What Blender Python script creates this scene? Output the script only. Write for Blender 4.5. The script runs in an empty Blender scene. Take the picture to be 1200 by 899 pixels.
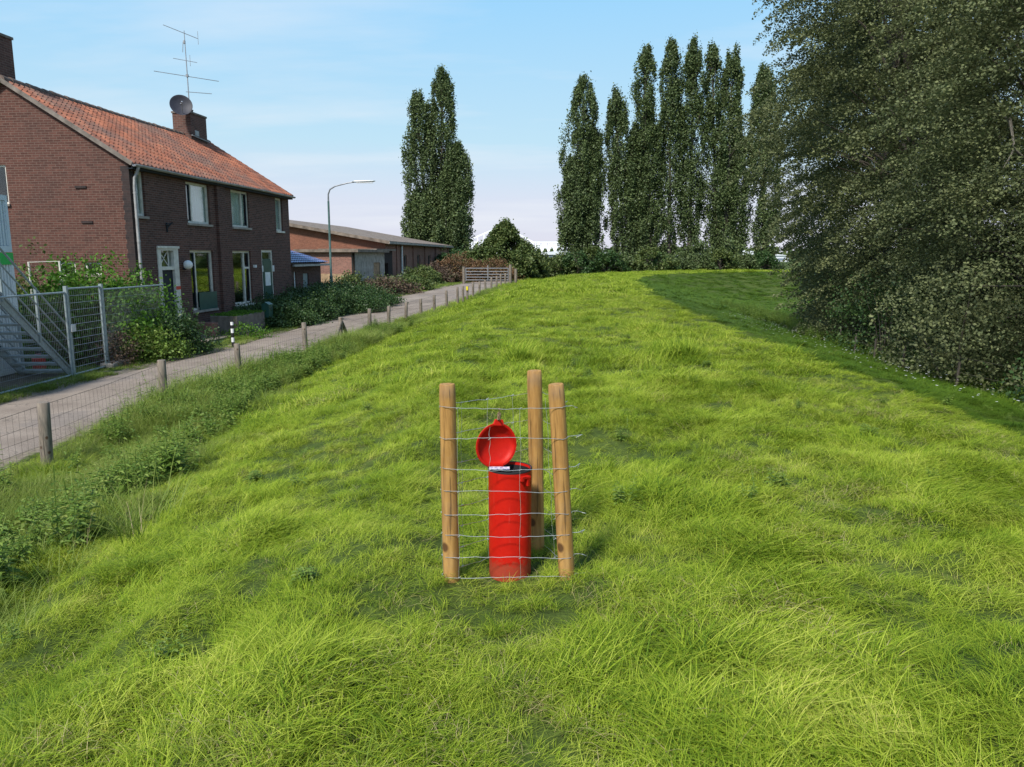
import bpy, math, random
import numpy as np
from mathutils import Vector, Matrix

random.seed(7)
RNG = np.random.default_rng(7)
R = math.radians
scene = bpy.context.scene
C = scene.collection

# ------------------------------------------------------------------ camera
cam = bpy.data.cameras.new('camera')
cam.lens = 27.0; cam.sensor_width = 36.0
cam.clip_start = 0.05; cam.clip_end = 6000
camo = bpy.data.objects.new('camera', cam); C.objects.link(camo)
camo.location = (0, 0, 1.6)
camo.rotation_euler = (R(90 - 9.43), 0, 0)
scene.camera = camo

# ------------------------------------------------------------------ light
SUN_DIR = Vector((-0.32, -0.585, 0.745)).normalized()      # towards the sun
elev = math.asin(SUN_DIR.z)
azim = math.atan2(SUN_DIR.x, SUN_DIR.y)                  # clockwise from +Y
sun = bpy.data.lights.new('sun', 'SUN'); sun.energy = 4.0; sun.angle = R(7.0); sun.color = (1.0, 0.95, 0.86)
suno = bpy.data.objects.new('sun', sun); C.objects.link(suno)
suno.rotation_euler = (-SUN_DIR).to_track_quat('-Z', 'Y').to_euler()

world = bpy.data.worlds.new('World'); scene.world = world; world.use_nodes = True
nt = world.node_tree; nt.nodes.clear()
wn = nt.nodes.new
out = wn('ShaderNodeOutputWorld'); bg = wn('ShaderNodeBackground'); bg.inputs[1].default_value = 0.12
sky = wn('ShaderNodeTexSky'); sky.sky_type = 'NISHITA'; sky.sun_disc = False
sky.sun_elevation = elev; sky.sun_rotation = azim % (2 * math.pi)
sky.air_density = 1.0; sky.dust_density = 1.2; sky.ozone_density = 1.0; sky.altitude = 0
tc = wn('ShaderNodeTexCoord'); sep = wn('ShaderNodeSeparateXYZ')
nt.links.new(tc.outputs['Generated'], sep.inputs[0])
# thin high veil: stretched noise clouds, thicker towards the horizon
dv = wn('ShaderNodeMath'); dv.operation = 'ADD'; dv.inputs[1].default_value = 0.12
nt.links.new(sep.outputs['Z'], dv.inputs[0])
px = wn('ShaderNodeMath'); px.operation = 'DIVIDE'; py = wn('ShaderNodeMath'); py.operation = 'DIVIDE'
nt.links.new(sep.outputs['X'], px.inputs[0]); nt.links.new(dv.outputs[0], px.inputs[1])
nt.links.new(sep.outputs['Y'], py.inputs[0]); nt.links.new(dv.outputs[0], py.inputs[1])
cmb = wn('ShaderNodeCombineXYZ'); nt.links.new(px.outputs[0], cmb.inputs[0]); nt.links.new(py.outputs[0], cmb.inputs[1])
mp = wn('ShaderNodeMapping'); mp.inputs['Scale'].default_value = (0.45, 1.1, 1); mp.inputs['Rotation'].default_value = (0, 0, 0.25)
mp.inputs['Location'].default_value = (1.3, 0.4, 0)
nt.links.new(cmb.outputs[0], mp.inputs[0])
nz = wn('ShaderNodeTexNoise'); nz.inputs['Scale'].default_value = 1.0; nz.inputs['Detail'].default_value = 7; nz.inputs['Roughness'].default_value = 0.55
nt.links.new(mp.outputs[0], nz.inputs['Vector'])
cr = wn('ShaderNodeValToRGB'); cr.color_ramp.elements[0].position = 0.47; cr.color_ramp.elements[1].position = 0.72
cr.color_ramp.elements[0].color = (0, 0, 0, 1); cr.color_ramp.elements[1].color = (0.55, 0.55, 0.55, 1)
nt.links.new(nz.outputs['Fac'], cr.inputs[0])
# hue of the air by height: cyan-blue overhead, pale lilac by the horizon
ar = wn('ShaderNodeValToRGB')
el = ar.color_ramp.elements
el[0].position = 0.0; el[0].color = (4.55, 4.5, 5.25, 1)
el[1].position = 1.0; el[1].color = (1.1, 2.2, 4.4, 1)
for p_, c_ in ((0.07, (4.15, 4.5, 5.35, 1)), (0.14, (3.15, 4.6, 5.5, 1)), (0.29, (2.1, 4.1, 5.9, 1)), (0.6, (1.5, 3.0, 5.0, 1))):
    e = el.new(p_); e.color = c_
nt.links.new(sep.outputs['Z'], ar.inputs[0])
m1 = wn('ShaderNodeMix'); m1.data_type = 'RGBA'; m1.inputs[0].default_value = 0.93
nt.links.new(sky.outputs[0], m1.inputs[6]); nt.links.new(ar.outputs[0], m1.inputs[7])
m2 = wn('ShaderNodeMix'); m2.data_type = 'RGBA'; m2.inputs[7].default_value = (5.2, 5.4, 5.7, 1)
nt.links.new(cr.outputs[0], m2.inputs[0]); nt.links.new(m1.outputs[2], m2.inputs[6])
nt.links.new(m2.outputs[2], bg.inputs[0]); nt.links.new(bg.outputs[0], out.inputs[0])

vs = scene.view_settings
vs.view_transform = 'Standard'; vs.look = 'None'; vs.gamma = 1; vs.use_curve_mapping = False
vs.exposure = 0.50
scene.cycles.max_bounces = 6; scene.cycles.transparent_max_bounces = 12
scene.cycles.use_denoising = True

# ------------------------------------------------------------------ materials
def mat(name):
    m = bpy.data.materials.new(name); m.use_nodes = True
    nt = m.node_tree; b = nt.nodes['Principled BSDF']
    return m, nt, b
def ramp(nt, fac, stops):
    r = nt.nodes.new('ShaderNodeValToRGB'); e = r.color_ramp.elements
    e[0].position = stops[0][0]; e[0].color = (*stops[0][1], 1)
    e[1].position = stops[-1][0]; e[1].color = (*stops[-1][1], 1)
    for p, c in stops[1:-1]:
        k = e.new(p); k.color = (*c, 1)
    if fac is not None: nt.links.new(fac, r.inputs[0])
    return r.outputs[0]
def noise(nt, scale, detail=4, vec=None, rough=0.6):
    n = nt.nodes.new('ShaderNodeTexNoise'); n.inputs['Scale'].default_value = scale
    n.inputs['Detail'].default_value = detail; n.inputs['Roughness'].default_value = rough
    if vec is not None: nt.links.new(vec, n.inputs['Vector'])
    return n.outputs['Fac']
def objco(nt): return nt.nodes.new('ShaderNodeTexCoord').outputs['Object']
def wpos(nt): return nt.nodes.new('ShaderNodeNewGeometry').outputs['Position']
def mixc(nt, f, a, b, mode='MIX'):
    m = nt.nodes.new('ShaderNodeMix'); m.data_type = 'RGBA'; m.blend_type = mode
    for i, v in ((0, f), (6, a), (7, b)):
        if isinstance(v, (int, float)): m.inputs[i].default_value = v
        elif isinstance(v, tuple): m.inputs[i].default_value = (*v, 1)
        else: nt.links.new(v, m.inputs[i])
    return m.outputs[2]
def bump(nt, b, h, strength=0.3, dist=0.01):
    n = nt.nodes.new('ShaderNodeBump'); n.inputs['Strength'].default_value = strength; n.inputs['Distance'].default_value = dist
    nt.links.new(h, n.inputs['Height']); nt.links.new(n.outputs[0], b.inputs['Normal'])
def simple(name, col, rough=0.6, metal=0.0, var=0.25, scale=6.0, spec=0.4, bmp=0.0):
    m, nt, b = mat(name)
    f = noise(nt, scale, 5, objco(nt))
    c0 = tuple(max(0, x * (1 - var)) for x in col); c1 = tuple(min(1, x * (1 + var)) for x in col)
    nt.links.new(ramp(nt, f, [(0.3, c0), (0.7, c1)]), b.inputs['Base Color'])
    b.inputs['Roughness'].default_value = rough; b.inputs['Metallic'].default_value = metal
    b.inputs['Specular IOR Level'].default_value = spec
    if bmp: bump(nt, b, noise(nt, scale * 6, 4, objco(nt)), bmp, 0.005)
    return m
def leafmat(name, stops, trans=0.25, rough=0.55, wscale=0.35, wamt=0.35, spec=0.25):
    """foliage: colour by leaf (random per island) and by slow world noise"""
    m, nt, b = mat(name)
    g = nt.nodes.new('ShaderNodeNewGeometry')
    a = nt.nodes.new('ShaderNodeMath'); a.operation = 'MULTIPLY_ADD'; a.inputs[1].default_value = 1 - wamt
    nz = noise(nt, wscale, 3, g.outputs['Position'])
    s = nt.nodes.new('ShaderNodeMath'); s.operation = 'MULTIPLY_ADD'; s.inputs[1].default_value = wamt * 2.4; s.inputs[2].default_value = -wamt * 0.7
    nt.links.new(nz, s.inputs[0]); nt.links.new(g.outputs['Random Per Island'], a.inputs[0]); nt.links.new(s.outputs[0], a.inputs[2])
    c = ramp(nt, a.outputs[0], stops)
    nt.links.new(c, b.inputs['Base Color']); b.inputs['Roughness'].default_value = rough
    b.inputs['Specular IOR Level'].default_value = spec
    t = nt.nodes.new('ShaderNodeBsdfTranslucent'); nt.links.new(c, t.inputs[0])
    mx = nt.nodes.new('ShaderNodeMixShader'); mx.inputs[0].default_value = trans
    o = nt.nodes['Material Output']
    nt.links.new(b.outputs[0], mx.inputs[1]); nt.links.new(t.outputs[0], mx.inputs[2]); nt.links.new(mx.outputs[0], o.inputs[0])
    return m
def brick(name, cols, mortar, bw=0.22, bh=0.065, stain=0.35, stain_col=(0.05, 0.04, 0.04)):
    m, nt, b = mat(name)
    co = objco(nt); sp = nt.nodes.new('ShaderNodeSeparateXYZ'); nt.links.new(co, sp.inputs[0])
    ad = nt.nodes.new('ShaderNodeMath'); nt.links.new(sp.outputs[0], ad.inputs[0]); nt.links.new(sp.outputs[1], ad.inputs[1])
    cb = nt.nodes.new('ShaderNodeCombineXYZ'); nt.links.new(ad.outputs[0], cb.inputs[0]); nt.links.new(sp.outputs[2], cb.inputs[1])
    t = nt.nodes.new('ShaderNodeTexBrick'); nt.links.new(cb.outputs[0], t.inputs['Vector'])
    t.inputs['Scale'].default_value = 1.0; t.inputs['Brick Width'].default_value = bw; t.inputs['Row Height'].default_value = bh
    t.inputs['Mortar Size'].default_value = 0.007; t.inputs['Mortar Smooth'].default_value = 0.3; t.inputs['Bias'].default_value = -0.1
    t.inputs['Color1'].default_value = (*cols[0], 1); t.inputs['Color2'].default_value = (*cols[1], 1); t.inputs['Mortar'].default_value = (*mortar, 1)
    n1 = noise(nt, 0.7, 6, co); n2 = noise(nt, 9, 3, co)
    c = mixc(nt, ramp(nt, n1, [(0.42, (0, 0, 0)), (0.75, (stain,) * 3)]), t.outputs['Color'], stain_col)
    c = mixc(nt, 0.35, c, ramp(nt, n2, [(0.3, (0.45, 0.42, 0.4)), (0.7, (1.3, 1.25, 1.2))]), 'MULTIPLY')
    nt.links.new(c, b.inputs['Base Color']); b.inputs['Roughness'].default_value = 0.9; b.inputs['Specular IOR Level'].default_value = 0.2
    bump(nt, b, t.outputs['Fac'], -0.4, 0.006)
    return m

M = {}
M['brick_front'] = brick('brown_brick', ((0.085, 0.043, 0.036), (0.15, 0.072, 0.058)), (0.17, 0.14, 0.125))
M['brick_gable'] = brick('red_brick', ((0.082, 0.037, 0.030), (0.125, 0.055, 0.043)), (0.16, 0.115, 0.095), stain=0.3)
M['brick_dark'] = brick('sooty_brick', ((0.032, 0.026, 0.027), (0.055, 0.036, 0.034)), (0.05, 0.043, 0.042))  # near-black brick for quoins, vents, pots and garage
M['brick_orange'] = brick('orange_brick', ((0.20, 0.078, 0.048), (0.27, 0.105, 0.065)), (0.22, 0.14, 0.11), stain=0.25)
M['brick_pink'] = brick('pale_red_brick', ((0.21, 0.10, 0.08), (0.30, 0.14, 0.11)), (0.26, 0.20, 0.17))
M['cream'] = simple('cream_paint', (0.62, 0.60, 0.54), 0.55, var=0.18)
M['white'] = simple('white_paint', (0.75, 0.76, 0.77), 0.5, var=0.1)
M['dark_paint'] = simple('dark_blue_paint', (0.018, 0.025, 0.034), 0.6, spec=0.2)
M['green_paint'] = simple('dark_green_paint', (0.02, 0.075, 0.06), 0.4)
M['galv'] = simple('galvanised_steel', (0.29, 0.345, 0.36), 0.5, 0.3, 0.18, 14)
M['galv_pale'] = simple('pale_galvanised', (0.55, 0.57, 0.58), 0.5, 0.3, 0.15, 10)
M['wire'] = simple('wire', (0.62, 0.64, 0.66), 0.35, 0.8, 0.1, 30)
M['wire_old'] = simple('old_wire', (0.10, 0.085, 0.07), 0.8, 0.2, 0.3, 20)
M['concrete'] = simple('concrete', (0.30, 0.27, 0.24), 0.9, var=0.35, scale=3, bmp=0.4)
M['old_concrete'] = simple('old_concrete', (0.17, 0.145, 0.125), 0.95, var=0.4, scale=4, bmp=0.4)
M['black'] = simple('black_rubber', (0.015, 0.015, 0.017), 0.6)
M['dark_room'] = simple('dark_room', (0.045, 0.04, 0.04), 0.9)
M['curtain'] = simple('curtain', (0.85, 0.87, 0.9), 0.9, var=0.06, scale=3)
M['lamp_green'] = simple('lamp_green', (0.07, 0.13, 0.12), 0.45, 0.2)
M['grey_metal'] = simple('grey_metal', (0.30, 0.31, 0.33), 0.45, 0.5)
M['zinc'] = simple('zinc', (0.34, 0.34, 0.34), 0.6, 0.3, 0.3, 5)
M['bluegrey'] = simple('container_panel', (0.55, 0.62, 0.66), 0.5, var=0.06, scale=2)
M['container_white'] = simple('container_white', (0.66, 0.68, 0.68), 0.5, var=0.1, scale=2)
M['green_band'] = simple('green_band', (0.02, 0.42, 0.07), 0.5, var=0.08)
M['brownboard'] = simple('weathered_board', (0.30, 0.20, 0.12), 0.85, var=0.4, scale=5)
M['asbestos'] = simple('old_roof_sheet', (0.17, 0.135, 0.11), 0.9, var=0.45, scale=2.5)
M['bluetile'] = simple('blue_glazed_tile', (0.085, 0.12, 0.27), 0.35, var=0.35, scale=5, spec=0.6)
M['ridge'] = simple('ridge_tile', (0.12, 0.085, 0.07), 0.85, var=0.45, scale=8)
M['white_far'] = simple('white_steel', (0.85, 0.86, 0.9), 0.6, var=0.03)
M['hall'] = simple('pale_hall', (0.62, 0.65, 0.7), 0.7, var=0.1)
M['hall_dark'] = simple('slate_cladding', (0.16, 0.2, 0.26), 0.6, var=0.2)
M['red_canister'] = simple('red_paint', (0.45, 0.03, 0.02), 0.45)

def glass():
    m, nt, b = mat('window_glass'); nt.nodes.remove(b)
    tr = nt.nodes.new('ShaderNodeBsdfTransparent'); tr.inputs[0].default_value = (0.85, 0.9, 0.88, 1)
    gl = nt.nodes.new('ShaderNodeBsdfGlossy'); gl.inputs['Roughness'].default_value = 0.03
    lw = nt.nodes.new('ShaderNodeLayerWeight'); lw.inputs[0].default_value = 0.5
    pw = nt.nodes.new('ShaderNodeMath'); pw.operation = 'POWER'; pw.inputs[1].default_value = 3.0; nt.links.new(lw.outputs['Facing'], pw.inputs[0])
    fr = nt.nodes.new('ShaderNodeMath'); fr.operation = 'MULTIPLY_ADD'; fr.inputs[1].default_value = 0.85; fr.inputs[2].default_value = 0.07; nt.links.new(pw.outputs[0], fr.inputs[0])
    mx = nt.nodes.new('ShaderNodeMixShader'); nt.links.new(fr.outputs[0], mx.inputs[0])
    nt.links.new(tr.outputs[0], mx.inputs[1]); nt.links.new(gl.outputs[0], mx.inputs[2])
    nt.links.new(mx.outputs[0], nt.nodes['Material Output'].inputs[0])
    return m
M['glass'] = glass()

def red_plastic(name, soil):
    m, nt, b = mat(name)
    co = objco(nt)
    f = noise(nt, 14, 5, co)
    c = ramp(nt, f, [(0.3, (0.42, 0.008, 0.004)), (0.7, (0.52, 0.012, 0.005))])
    mpn = nt.nodes.new('ShaderNodeMapping'); mpn.inputs['Scale'].default_value = (60, 60, 4); nt.links.new(co, mpn.inputs[0])
    scr = noise(nt, 1.0, 5, mpn.outputs[0])
    c = mixc(nt, ramp(nt, scr, [(0.62, (0, 0, 0)), (0.75, (0.3, 0.3, 0.3))]), c, (0.62, 0.12, 0.09))
    # splashed soil on the lowest few centimetres
    sp = nt.nodes.new('ShaderNodeSeparateXYZ'); nt.links.new(co, sp.inputs[0])
    ad = nt.nodes.new('ShaderNodeMath'); ad.operation = 'MULTIPLY_ADD'; ad.inputs[1].default_value = -0.16
    nt.links.new(noise(nt, 40, 6, co), ad.inputs[0]); nt.links.new(sp.outputs[2], ad.inputs[2])
    if soil: c = mixc(nt, ramp(nt, ad.outputs[0], [(0.0, (0.45,) * 3), (0.04, (0, 0, 0))]), c, (0.16, 0.09, 0.05))
    nt.links.new(c, b.inputs['Base Color']); b.inputs['Roughness'].default_value = 0.5; b.inputs['Specular IOR Level'].default_value = 0.2
    bump(nt, b, noise(nt, 30, 3, co), 0.05, 0.004)
    return m
M['red'] = red_plastic('red_plastic', True); M['red_lid'] = red_plastic('red_lid_plastic', False)

def post_wood(name, c0, c1, grey=0.0):
    m, nt, b = mat(name)
    co = objco(nt)
    mpn = nt.nodes.new('ShaderNodeMapping'); mpn.inputs['Scale'].default_value = (14, 14, 1.6); nt.links.new(co, mpn.inputs[0])
    f = noise(nt, 3.0, 7, mpn.outputs[0])
    c = ramp(nt, f, [(0.3, c0), (0.7, c1)])
    # knots
    mk_ = nt.nodes.new('ShaderNodeMapping'); mk_.inputs['Scale'].default_value = (8, 8, 6.5); nt.links.new(co, mk_.inputs[0])
    v = nt.nodes.new('ShaderNodeTexVoronoi'); v.inputs['Scale'].default_value = 1.0; nt.links.new(mk_.outputs[0], v.inputs['Vector'])
    c = mixc(nt, ramp(nt, v.outputs['Distance'], [(0.12, (0.9,) * 3), (0.20, (0, 0, 0))]), c, (0.07, 0.03, 0.012))
    # long dark checks
    mk2 = nt.nodes.new('ShaderNodeMapping'); mk2.inputs['Scale'].default_value = (55, 55, 2.2); nt.links.new(co, mk2.inputs[0])
    ck = noise(nt, 1.0, 3, mk2.outputs[0])
    c = mixc(nt, ramp(nt, ck, [(0.60, (0, 0, 0)), (0.64, (0.7,) * 3)]), c, tuple(x * 0.3 for x in c0))
    nt.links.new(c, b.inputs['Base Color']); b.inputs['Roughness'].default_value = 0.75; b.inputs['Specular IOR Level'].default_value = 0.25
    c2 = noise(nt, 9, 5, co); nt.links.new(mixc(nt, ramp(nt, c2, [(0.45, (0, 0, 0)), (0.7, (0.25,) * 3)]), c, tuple(0.5 * sum(c1) / 3 for _ in range(3))), b.inputs['Base Color'])
    bump(nt, b, ck, -0.4, 0.004)
    return m
M['post_new'] = post_wood('fresh_post_wood', (0.24, 0.118, 0.030), (0.47, 0.265, 0.085))
M['post_old'] = post_wood('grey_post_wood', (0.13, 0.105, 0.085), (0.27, 0.225, 0.18))
M['bark'] = post_wood('bark', (0.06, 0.05, 0.04), (0.13, 0.11, 0.09))

def tiles():
    m, nt, b = mat('orange_pantile')
    co = objco(nt); sp = nt.nodes.new('ShaderNodeSeparateXYZ'); nt.links.new(co, sp.inputs[0])
    g = nt.nodes.new('ShaderNodeNewGeometry')
    # each tile its own tone: quantised coordinates feed a white noise
    def q(o, s):
        a = nt.nodes.new('ShaderNodeMath'); a.operation = 'DIVIDE'; a.inputs[1].default_value = s; nt.links.new(o, a.inputs[0])
        f = nt.nodes.new('ShaderNodeMath'); f.operation = 'FLOOR'; nt.links.new(a.outputs[0], f.inputs[0]); return f.outputs[0]
    cb = nt.nodes.new('ShaderNodeCombineXYZ'); nt.links.new(q(sp.outputs[0], 0.205), cb.inputs[0]); nt.links.new(q(sp.outputs[1], 0.24), cb.inputs[1])
    w = nt.nodes.new('ShaderNodeTexWhiteNoise'); nt.links.new(cb.outputs[0], w.inputs['Vector'])
    c = ramp(nt, w.outputs['Value'], [(0.0, (0.14, 0.048, 0.028)), (0.5, (0.235, 0.078, 0.040)), (1.0, (0.33, 0.115, 0.060))])
    st = noise(nt, 0.55, 6, co)
    c = mixc(nt, ramp(nt, st, [(0.46, (0, 0, 0)), (0.64, (0.75,) * 3)]), c, (0.11, 0.07, 0.058))
    st2 = noise(nt, 7, 5, co)
    c = mixc(nt, ramp(nt, st2, [(0.55, (0, 0, 0)), (0.8, (0.5,) * 3)]), c, (0.30, 0.27, 0.2))
    nt.links.new(c, b.inputs['Base Color']); b.inputs['Roughness'].default_value = 0.8
    return m
M['tiles'] = tiles()

# foliage colours (albedo)
M['grass'] = leafmat('grass_blades', [(0.0, (0.038, 0.090, 0.008)), (0.24, (0.120, 0.205, 0.014)), (0.56, (0.275, 0.365, 0.026)), (0.82, (0.43, 0.49, 0.075)), (0.94, (0.56, 0.54, 0.13)), (1.0, (0.60, 0.52, 0.24))], 0.30, 0.6, 1.3, 0.40, 0.12)
M['thatch'] = leafmat('mixed_dead_blades', [(0.0, (0.11, 0.19, 0.02)), (0.6, (0.24, 0.30, 0.04)), (0.72, (0.36, 0.31, 0.12)), (1.0, (0.52, 0.44, 0.25))], 0.3, 0.6, 1.0, 0.2, 0.2)
M['grass_slope'] = leafmat('slope_blades', [(0.0, (0.035, 0.080, 0.008)), (0.5, (0.075, 0.145, 0.011)), (0.9, (0.13, 0.20, 0.02)), (1.0, (0.24, 0.25, 0.07))], 0.3, 0.5, 0.9, 0.4, 0.2)  # greener slope sward, darkened further so the slope's shade is in the colour
M['grass_shady'] = leafmat('verge_blades', [(0.0, (0.075, 0.135, 0.016)), (0.5, (0.16, 0.23, 0.028)), (0.86, (0.26, 0.30, 0.07)), (1.0, (0.45, 0.39, 0.21))], 0.3, 0.55, 0.8, 0.3)  # mid-green blades for the road verge and the rank grass
M['weed'] = leafmat('weed_leaves', [(0.0, (0.075, 0.14, 0.022)), (0.6, (0.16, 0.25, 0.04)), (1.0, (0.28, 0.32, 0.09))], 0.3, 0.5, 0.9, 0.3)
M['straw'] = leafmat('straw_stalks', [(0.0, (0.16, 0.12, 0.06)), (1.0, (0.42, 0.35, 0.2))], 0.2, 0.7)
M['poplar'] = leafmat('poplar_leaves', [(0.0, (0.060, 0.088, 0.038)), (0.5, (0.090, 0.128, 0.048)), (1.0, (0.145, 0.19, 0.066))], 0.2, 0.5, 0.2, 0.25)
M['aspen'] = leafmat('big_tree_leaves', [(0.0, (0.065, 0.080, 0.038)), (0.5, (0.13, 0.152, 0.066)), (0.85, (0.22, 0.24, 0.105)), (1.0, (0.29, 0.305, 0.16))], 0.30, 0.55, 1.1, 0.42, 0.2)
M['bramble'] = leafmat('bramble_leaves', [(0.0, (0.022, 0.052, 0.018)), (0.6, (0.05, 0.10, 0.028)), (1.0, (0.10, 0.15, 0.05))], 0.25, 0.45, 0.9, 0.3)
M['vine'] = leafmat('vine_leaves', [(0.0, (0.04, 0.11, 0.012)), (0.6, (0.09, 0.2, 0.02)), (1.0, (0.16, 0.28, 0.04))], 0.35, 0.45, 0.9, 0.3)
M['shrub'] = leafmat('shrub_leaves', [(0.0, (0.045, 0.07, 0.02)), (0.6, (0.095, 0.135, 0.036)), (1.0, (0.19, 0.21, 0.07))], 0.25, 0.5, 0.6, 0.3)
M['rusty'] = leafmat('rusty_leaves', [(0.0, (0.09, 0.05, 0.025)), (0.6, (0.17, 0.09, 0.042)), (1.0, (0.13, 0.13, 0.05))], 0.25, 0.5)
M['brownshrub'] = leafmat('brown_leaves', [(0.0, (0.06, 0.04, 0.03)), (0.6, (0.13, 0.085, 0.06)), (1.0, (0.10, 0.13, 0.05))], 0.2, 0.6)

# ------------------------------------------------------------------ numpy noise
_T = np.random.default_rng(3).random((256, 256))
def vnoise(x, y):
    xi = np.floor(x).astype(int); yi = np.floor(y).astype(int); fx = x - xi; fy = y - yi
    fx = fx * fx * (3 - 2 * fx); fy = fy * fy * (3 - 2 * fy)
    a = _T[xi % 256, yi % 256]; b = _T[(xi + 1) % 256, yi % 256]; c = _T[xi % 256, (yi + 1) % 256]; d = _T[(xi + 1) % 256, (yi + 1) % 256]
    return (a * (1 - fx) + b * fx) * (1 - fy) + (c * (1 - fx) + d * fx) * fy
def fbm(x, y, o=3):
    s = 0; a = 1; t = 0
    for i in range(o):
        s = s + a * vnoise(x * 2 ** i + 17 * i, y * 2 ** i + 31 * i); t += a; a *= 0.5
    return s / t - 0.5
def sm(x, a, b):
    t = np.clip((x - a) / (b - a), 0, 1); return t * t * (3 - 2 * t)

# ------------------------------------------------------------------ terrain
def densify(pts, n=24):
    """Catmull-Rom through the points"""
    P = np.array(pts, float); out = []
    P = np.vstack([2 * P[0] - P[1], P, 2 * P[-1] - P[-2]])
    for i in range(1, len(P) - 2):
        for k in range(n):
            t = k / n
            out.append(0.5 * (2 * P[i] + (P[i + 1] - P[i - 1]) * t + (2 * P[i - 1] - 5 * P[i] + 4 * P[i + 1] - P[i + 2]) * t * t + (3 * P[i] - P[i - 1] - 3 * P[i + 1] + P[i + 2]) * t ** 3))
    out.append(P[-2]); return np.array(out)
DIKE = densify([(1.4, -60), (1.5, -10), (1.7, 8), (2.0, 18), (2.8, 30), (4.4, 46), (6.8, 60), (13, 73), (25, 82), (48, 88), (90, 90), (300, 92)], 10)
def dike_dist(x, y):
    x = np.asarray(x, float); y = np.asarray(y, float)
    best = np.full(x.shape, 1e9); sg = np.zeros(x.shape)
    for i in range(len(DIKE) - 1):
        ax, ay = DIKE[i]; bx, by = DIKE[i + 1]; dx, dy = bx - ax, by - ay; L = dx * dx + dy * dy
        t = np.clip(((x - ax) * dx + (y - ay) * dy) / L, 0, 1)
        qx = x - ax - t * dx; qy = y - ay - t * dy; d = np.hypot(qx, qy)
        s = np.sign(dy * qx - dx * qy); m = d < best
        best = np.where(m, d, best); sg = np.where(m, s, sg)
    return best * sg
def softneg(v, k):        # smooth min(0, v)
    return 0.5 * (v - np.sqrt(v * v + k * k)) + 0.5 * k * 0
def H0(x, y):
    x = np.asarray(x, float); y = np.asarray(y, float)
    d = dike_dist(x, y)
    base = -0.9 + 0.55 * sm(y, 31, 54) * sm(x, -11, -5.5) * (1 - sm(y, 62, 80))
    left = np.maximum(-0.26 * np.maximum(-d - 2.7, 0), -8)
    # smooth max between the falling slope and the base
    k = 0.10
    l = 0.5 * (left + base + np.sqrt((left - base) ** 2 + k * k))
    r = -0.225 * 0.5 * ((d - 2.95) + np.sqrt((d - 2.95) ** 2 + 0.02)) 
    rb = -2.0
    r = 0.5 * (r + rb + np.sqrt((r - rb) ** 2 + 0.3))
    return np.where(d < 0, l, r) - 0.012 * np.minimum(np.abs(d), 3) ** 1.5 * 0.5
FENCE = densify([(-5.9, 3.0), (-5.75, 6.0), (-5.62, 9.0), (-5.72, 12.4), (-5.52, 15.6), (-5.15, 19.2), (-4.98, 22.4), (-4.68, 25.2), (-4.3, 28.2), (-3.85, 31.2), (-3.4, 34.2), (-2.8, 37.6), (-2.2, 41), (-1.6, 45), (-0.9, 50), (-0.1, 56)], 12)
ROADR = densify([(-7.2, -10), (-6.75, 3), (-6.45, 9.4), (-6.25, 13), (-5.95, 17.4), (-5.6, 22), (-5.15, 27), (-4.55, 31), (-3.7, 36), (-2.6, 42), (-1.5, 48), (-0.55, 54), (0.2, 60), (1.2, 68)], 10)
ROADL = densify([(-9.4, -10), (-9.2, 3), (-9.0, 10), (-8.85, 14), (-8.45, 18), (-7.98, 21), (-7.8, 26), (-7.3, 31), (-7.4, 36), (-6.6, 42), (-5.0, 48), (-3.9, 54), (-3.0, 60), (-1.9, 68)], 10)
def curve_x(P, y): return np.interp(y, P[:, 1], P[:, 0])
def road_mask(x, y, m=0.0):
    return (x > curve_x(ROADL, y) - m) & (x < curve_x(ROADR, y) + m) & (y < 68)
def bumps(x, y):
    b = 0.10 * fbm(x * 1.2, y * 1.2, 3) + 0.11 * fbm(x * 2.9, y * 2.9, 2)
    meadow = sm(x - curve_x(FENCE, y), 0, 1.0)
    far = sm(y, 55, 110)
    dd = dike_dist(x, y)
    b = b + 0.045 * np.sin(dd * 7.2 + 2.2 * fbm(x * 0.35, y * 0.18, 2)) * (1 - sm(dd, -1.4, -0.6)) * sm(dd, -6, -5) * (0.6 + 1.6 * fbm(x * .6, y * .25, 2)) - 0.03 * np.exp(-((dd - 1.9) / 0.35) ** 2)
    terr = 0.035 * np.sin(dd * 4.6 + 3 * fbm(x * 0.5, y * 0.5, 2)) * sm(dd, 4.2, 5.5) * sm(y, 28, 45)
    return terr + b * (0.15 + 0.85 * meadow) + meadow * far * 0.15 * fbm(x * 0.2, y * 0.2, 2)
def H(x, y):
    z = H0(x, y) + bumps(x, y)
    inr = sm(x - curve_x(ROADL, y), -0.3, 0.15) * sm(curve_x(ROADR, y) - x, -0.3, 0.15) * (np.asarray(y) < 68)
    return z * (1 - inr) + (H0(x, y) - 0.05) * inr
def h(x, y): return float(H(np.array([x]), np.array([y]))[0])
def h0(x, y): return float(H0(np.array([x]), np.array([y]))[0])

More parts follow.
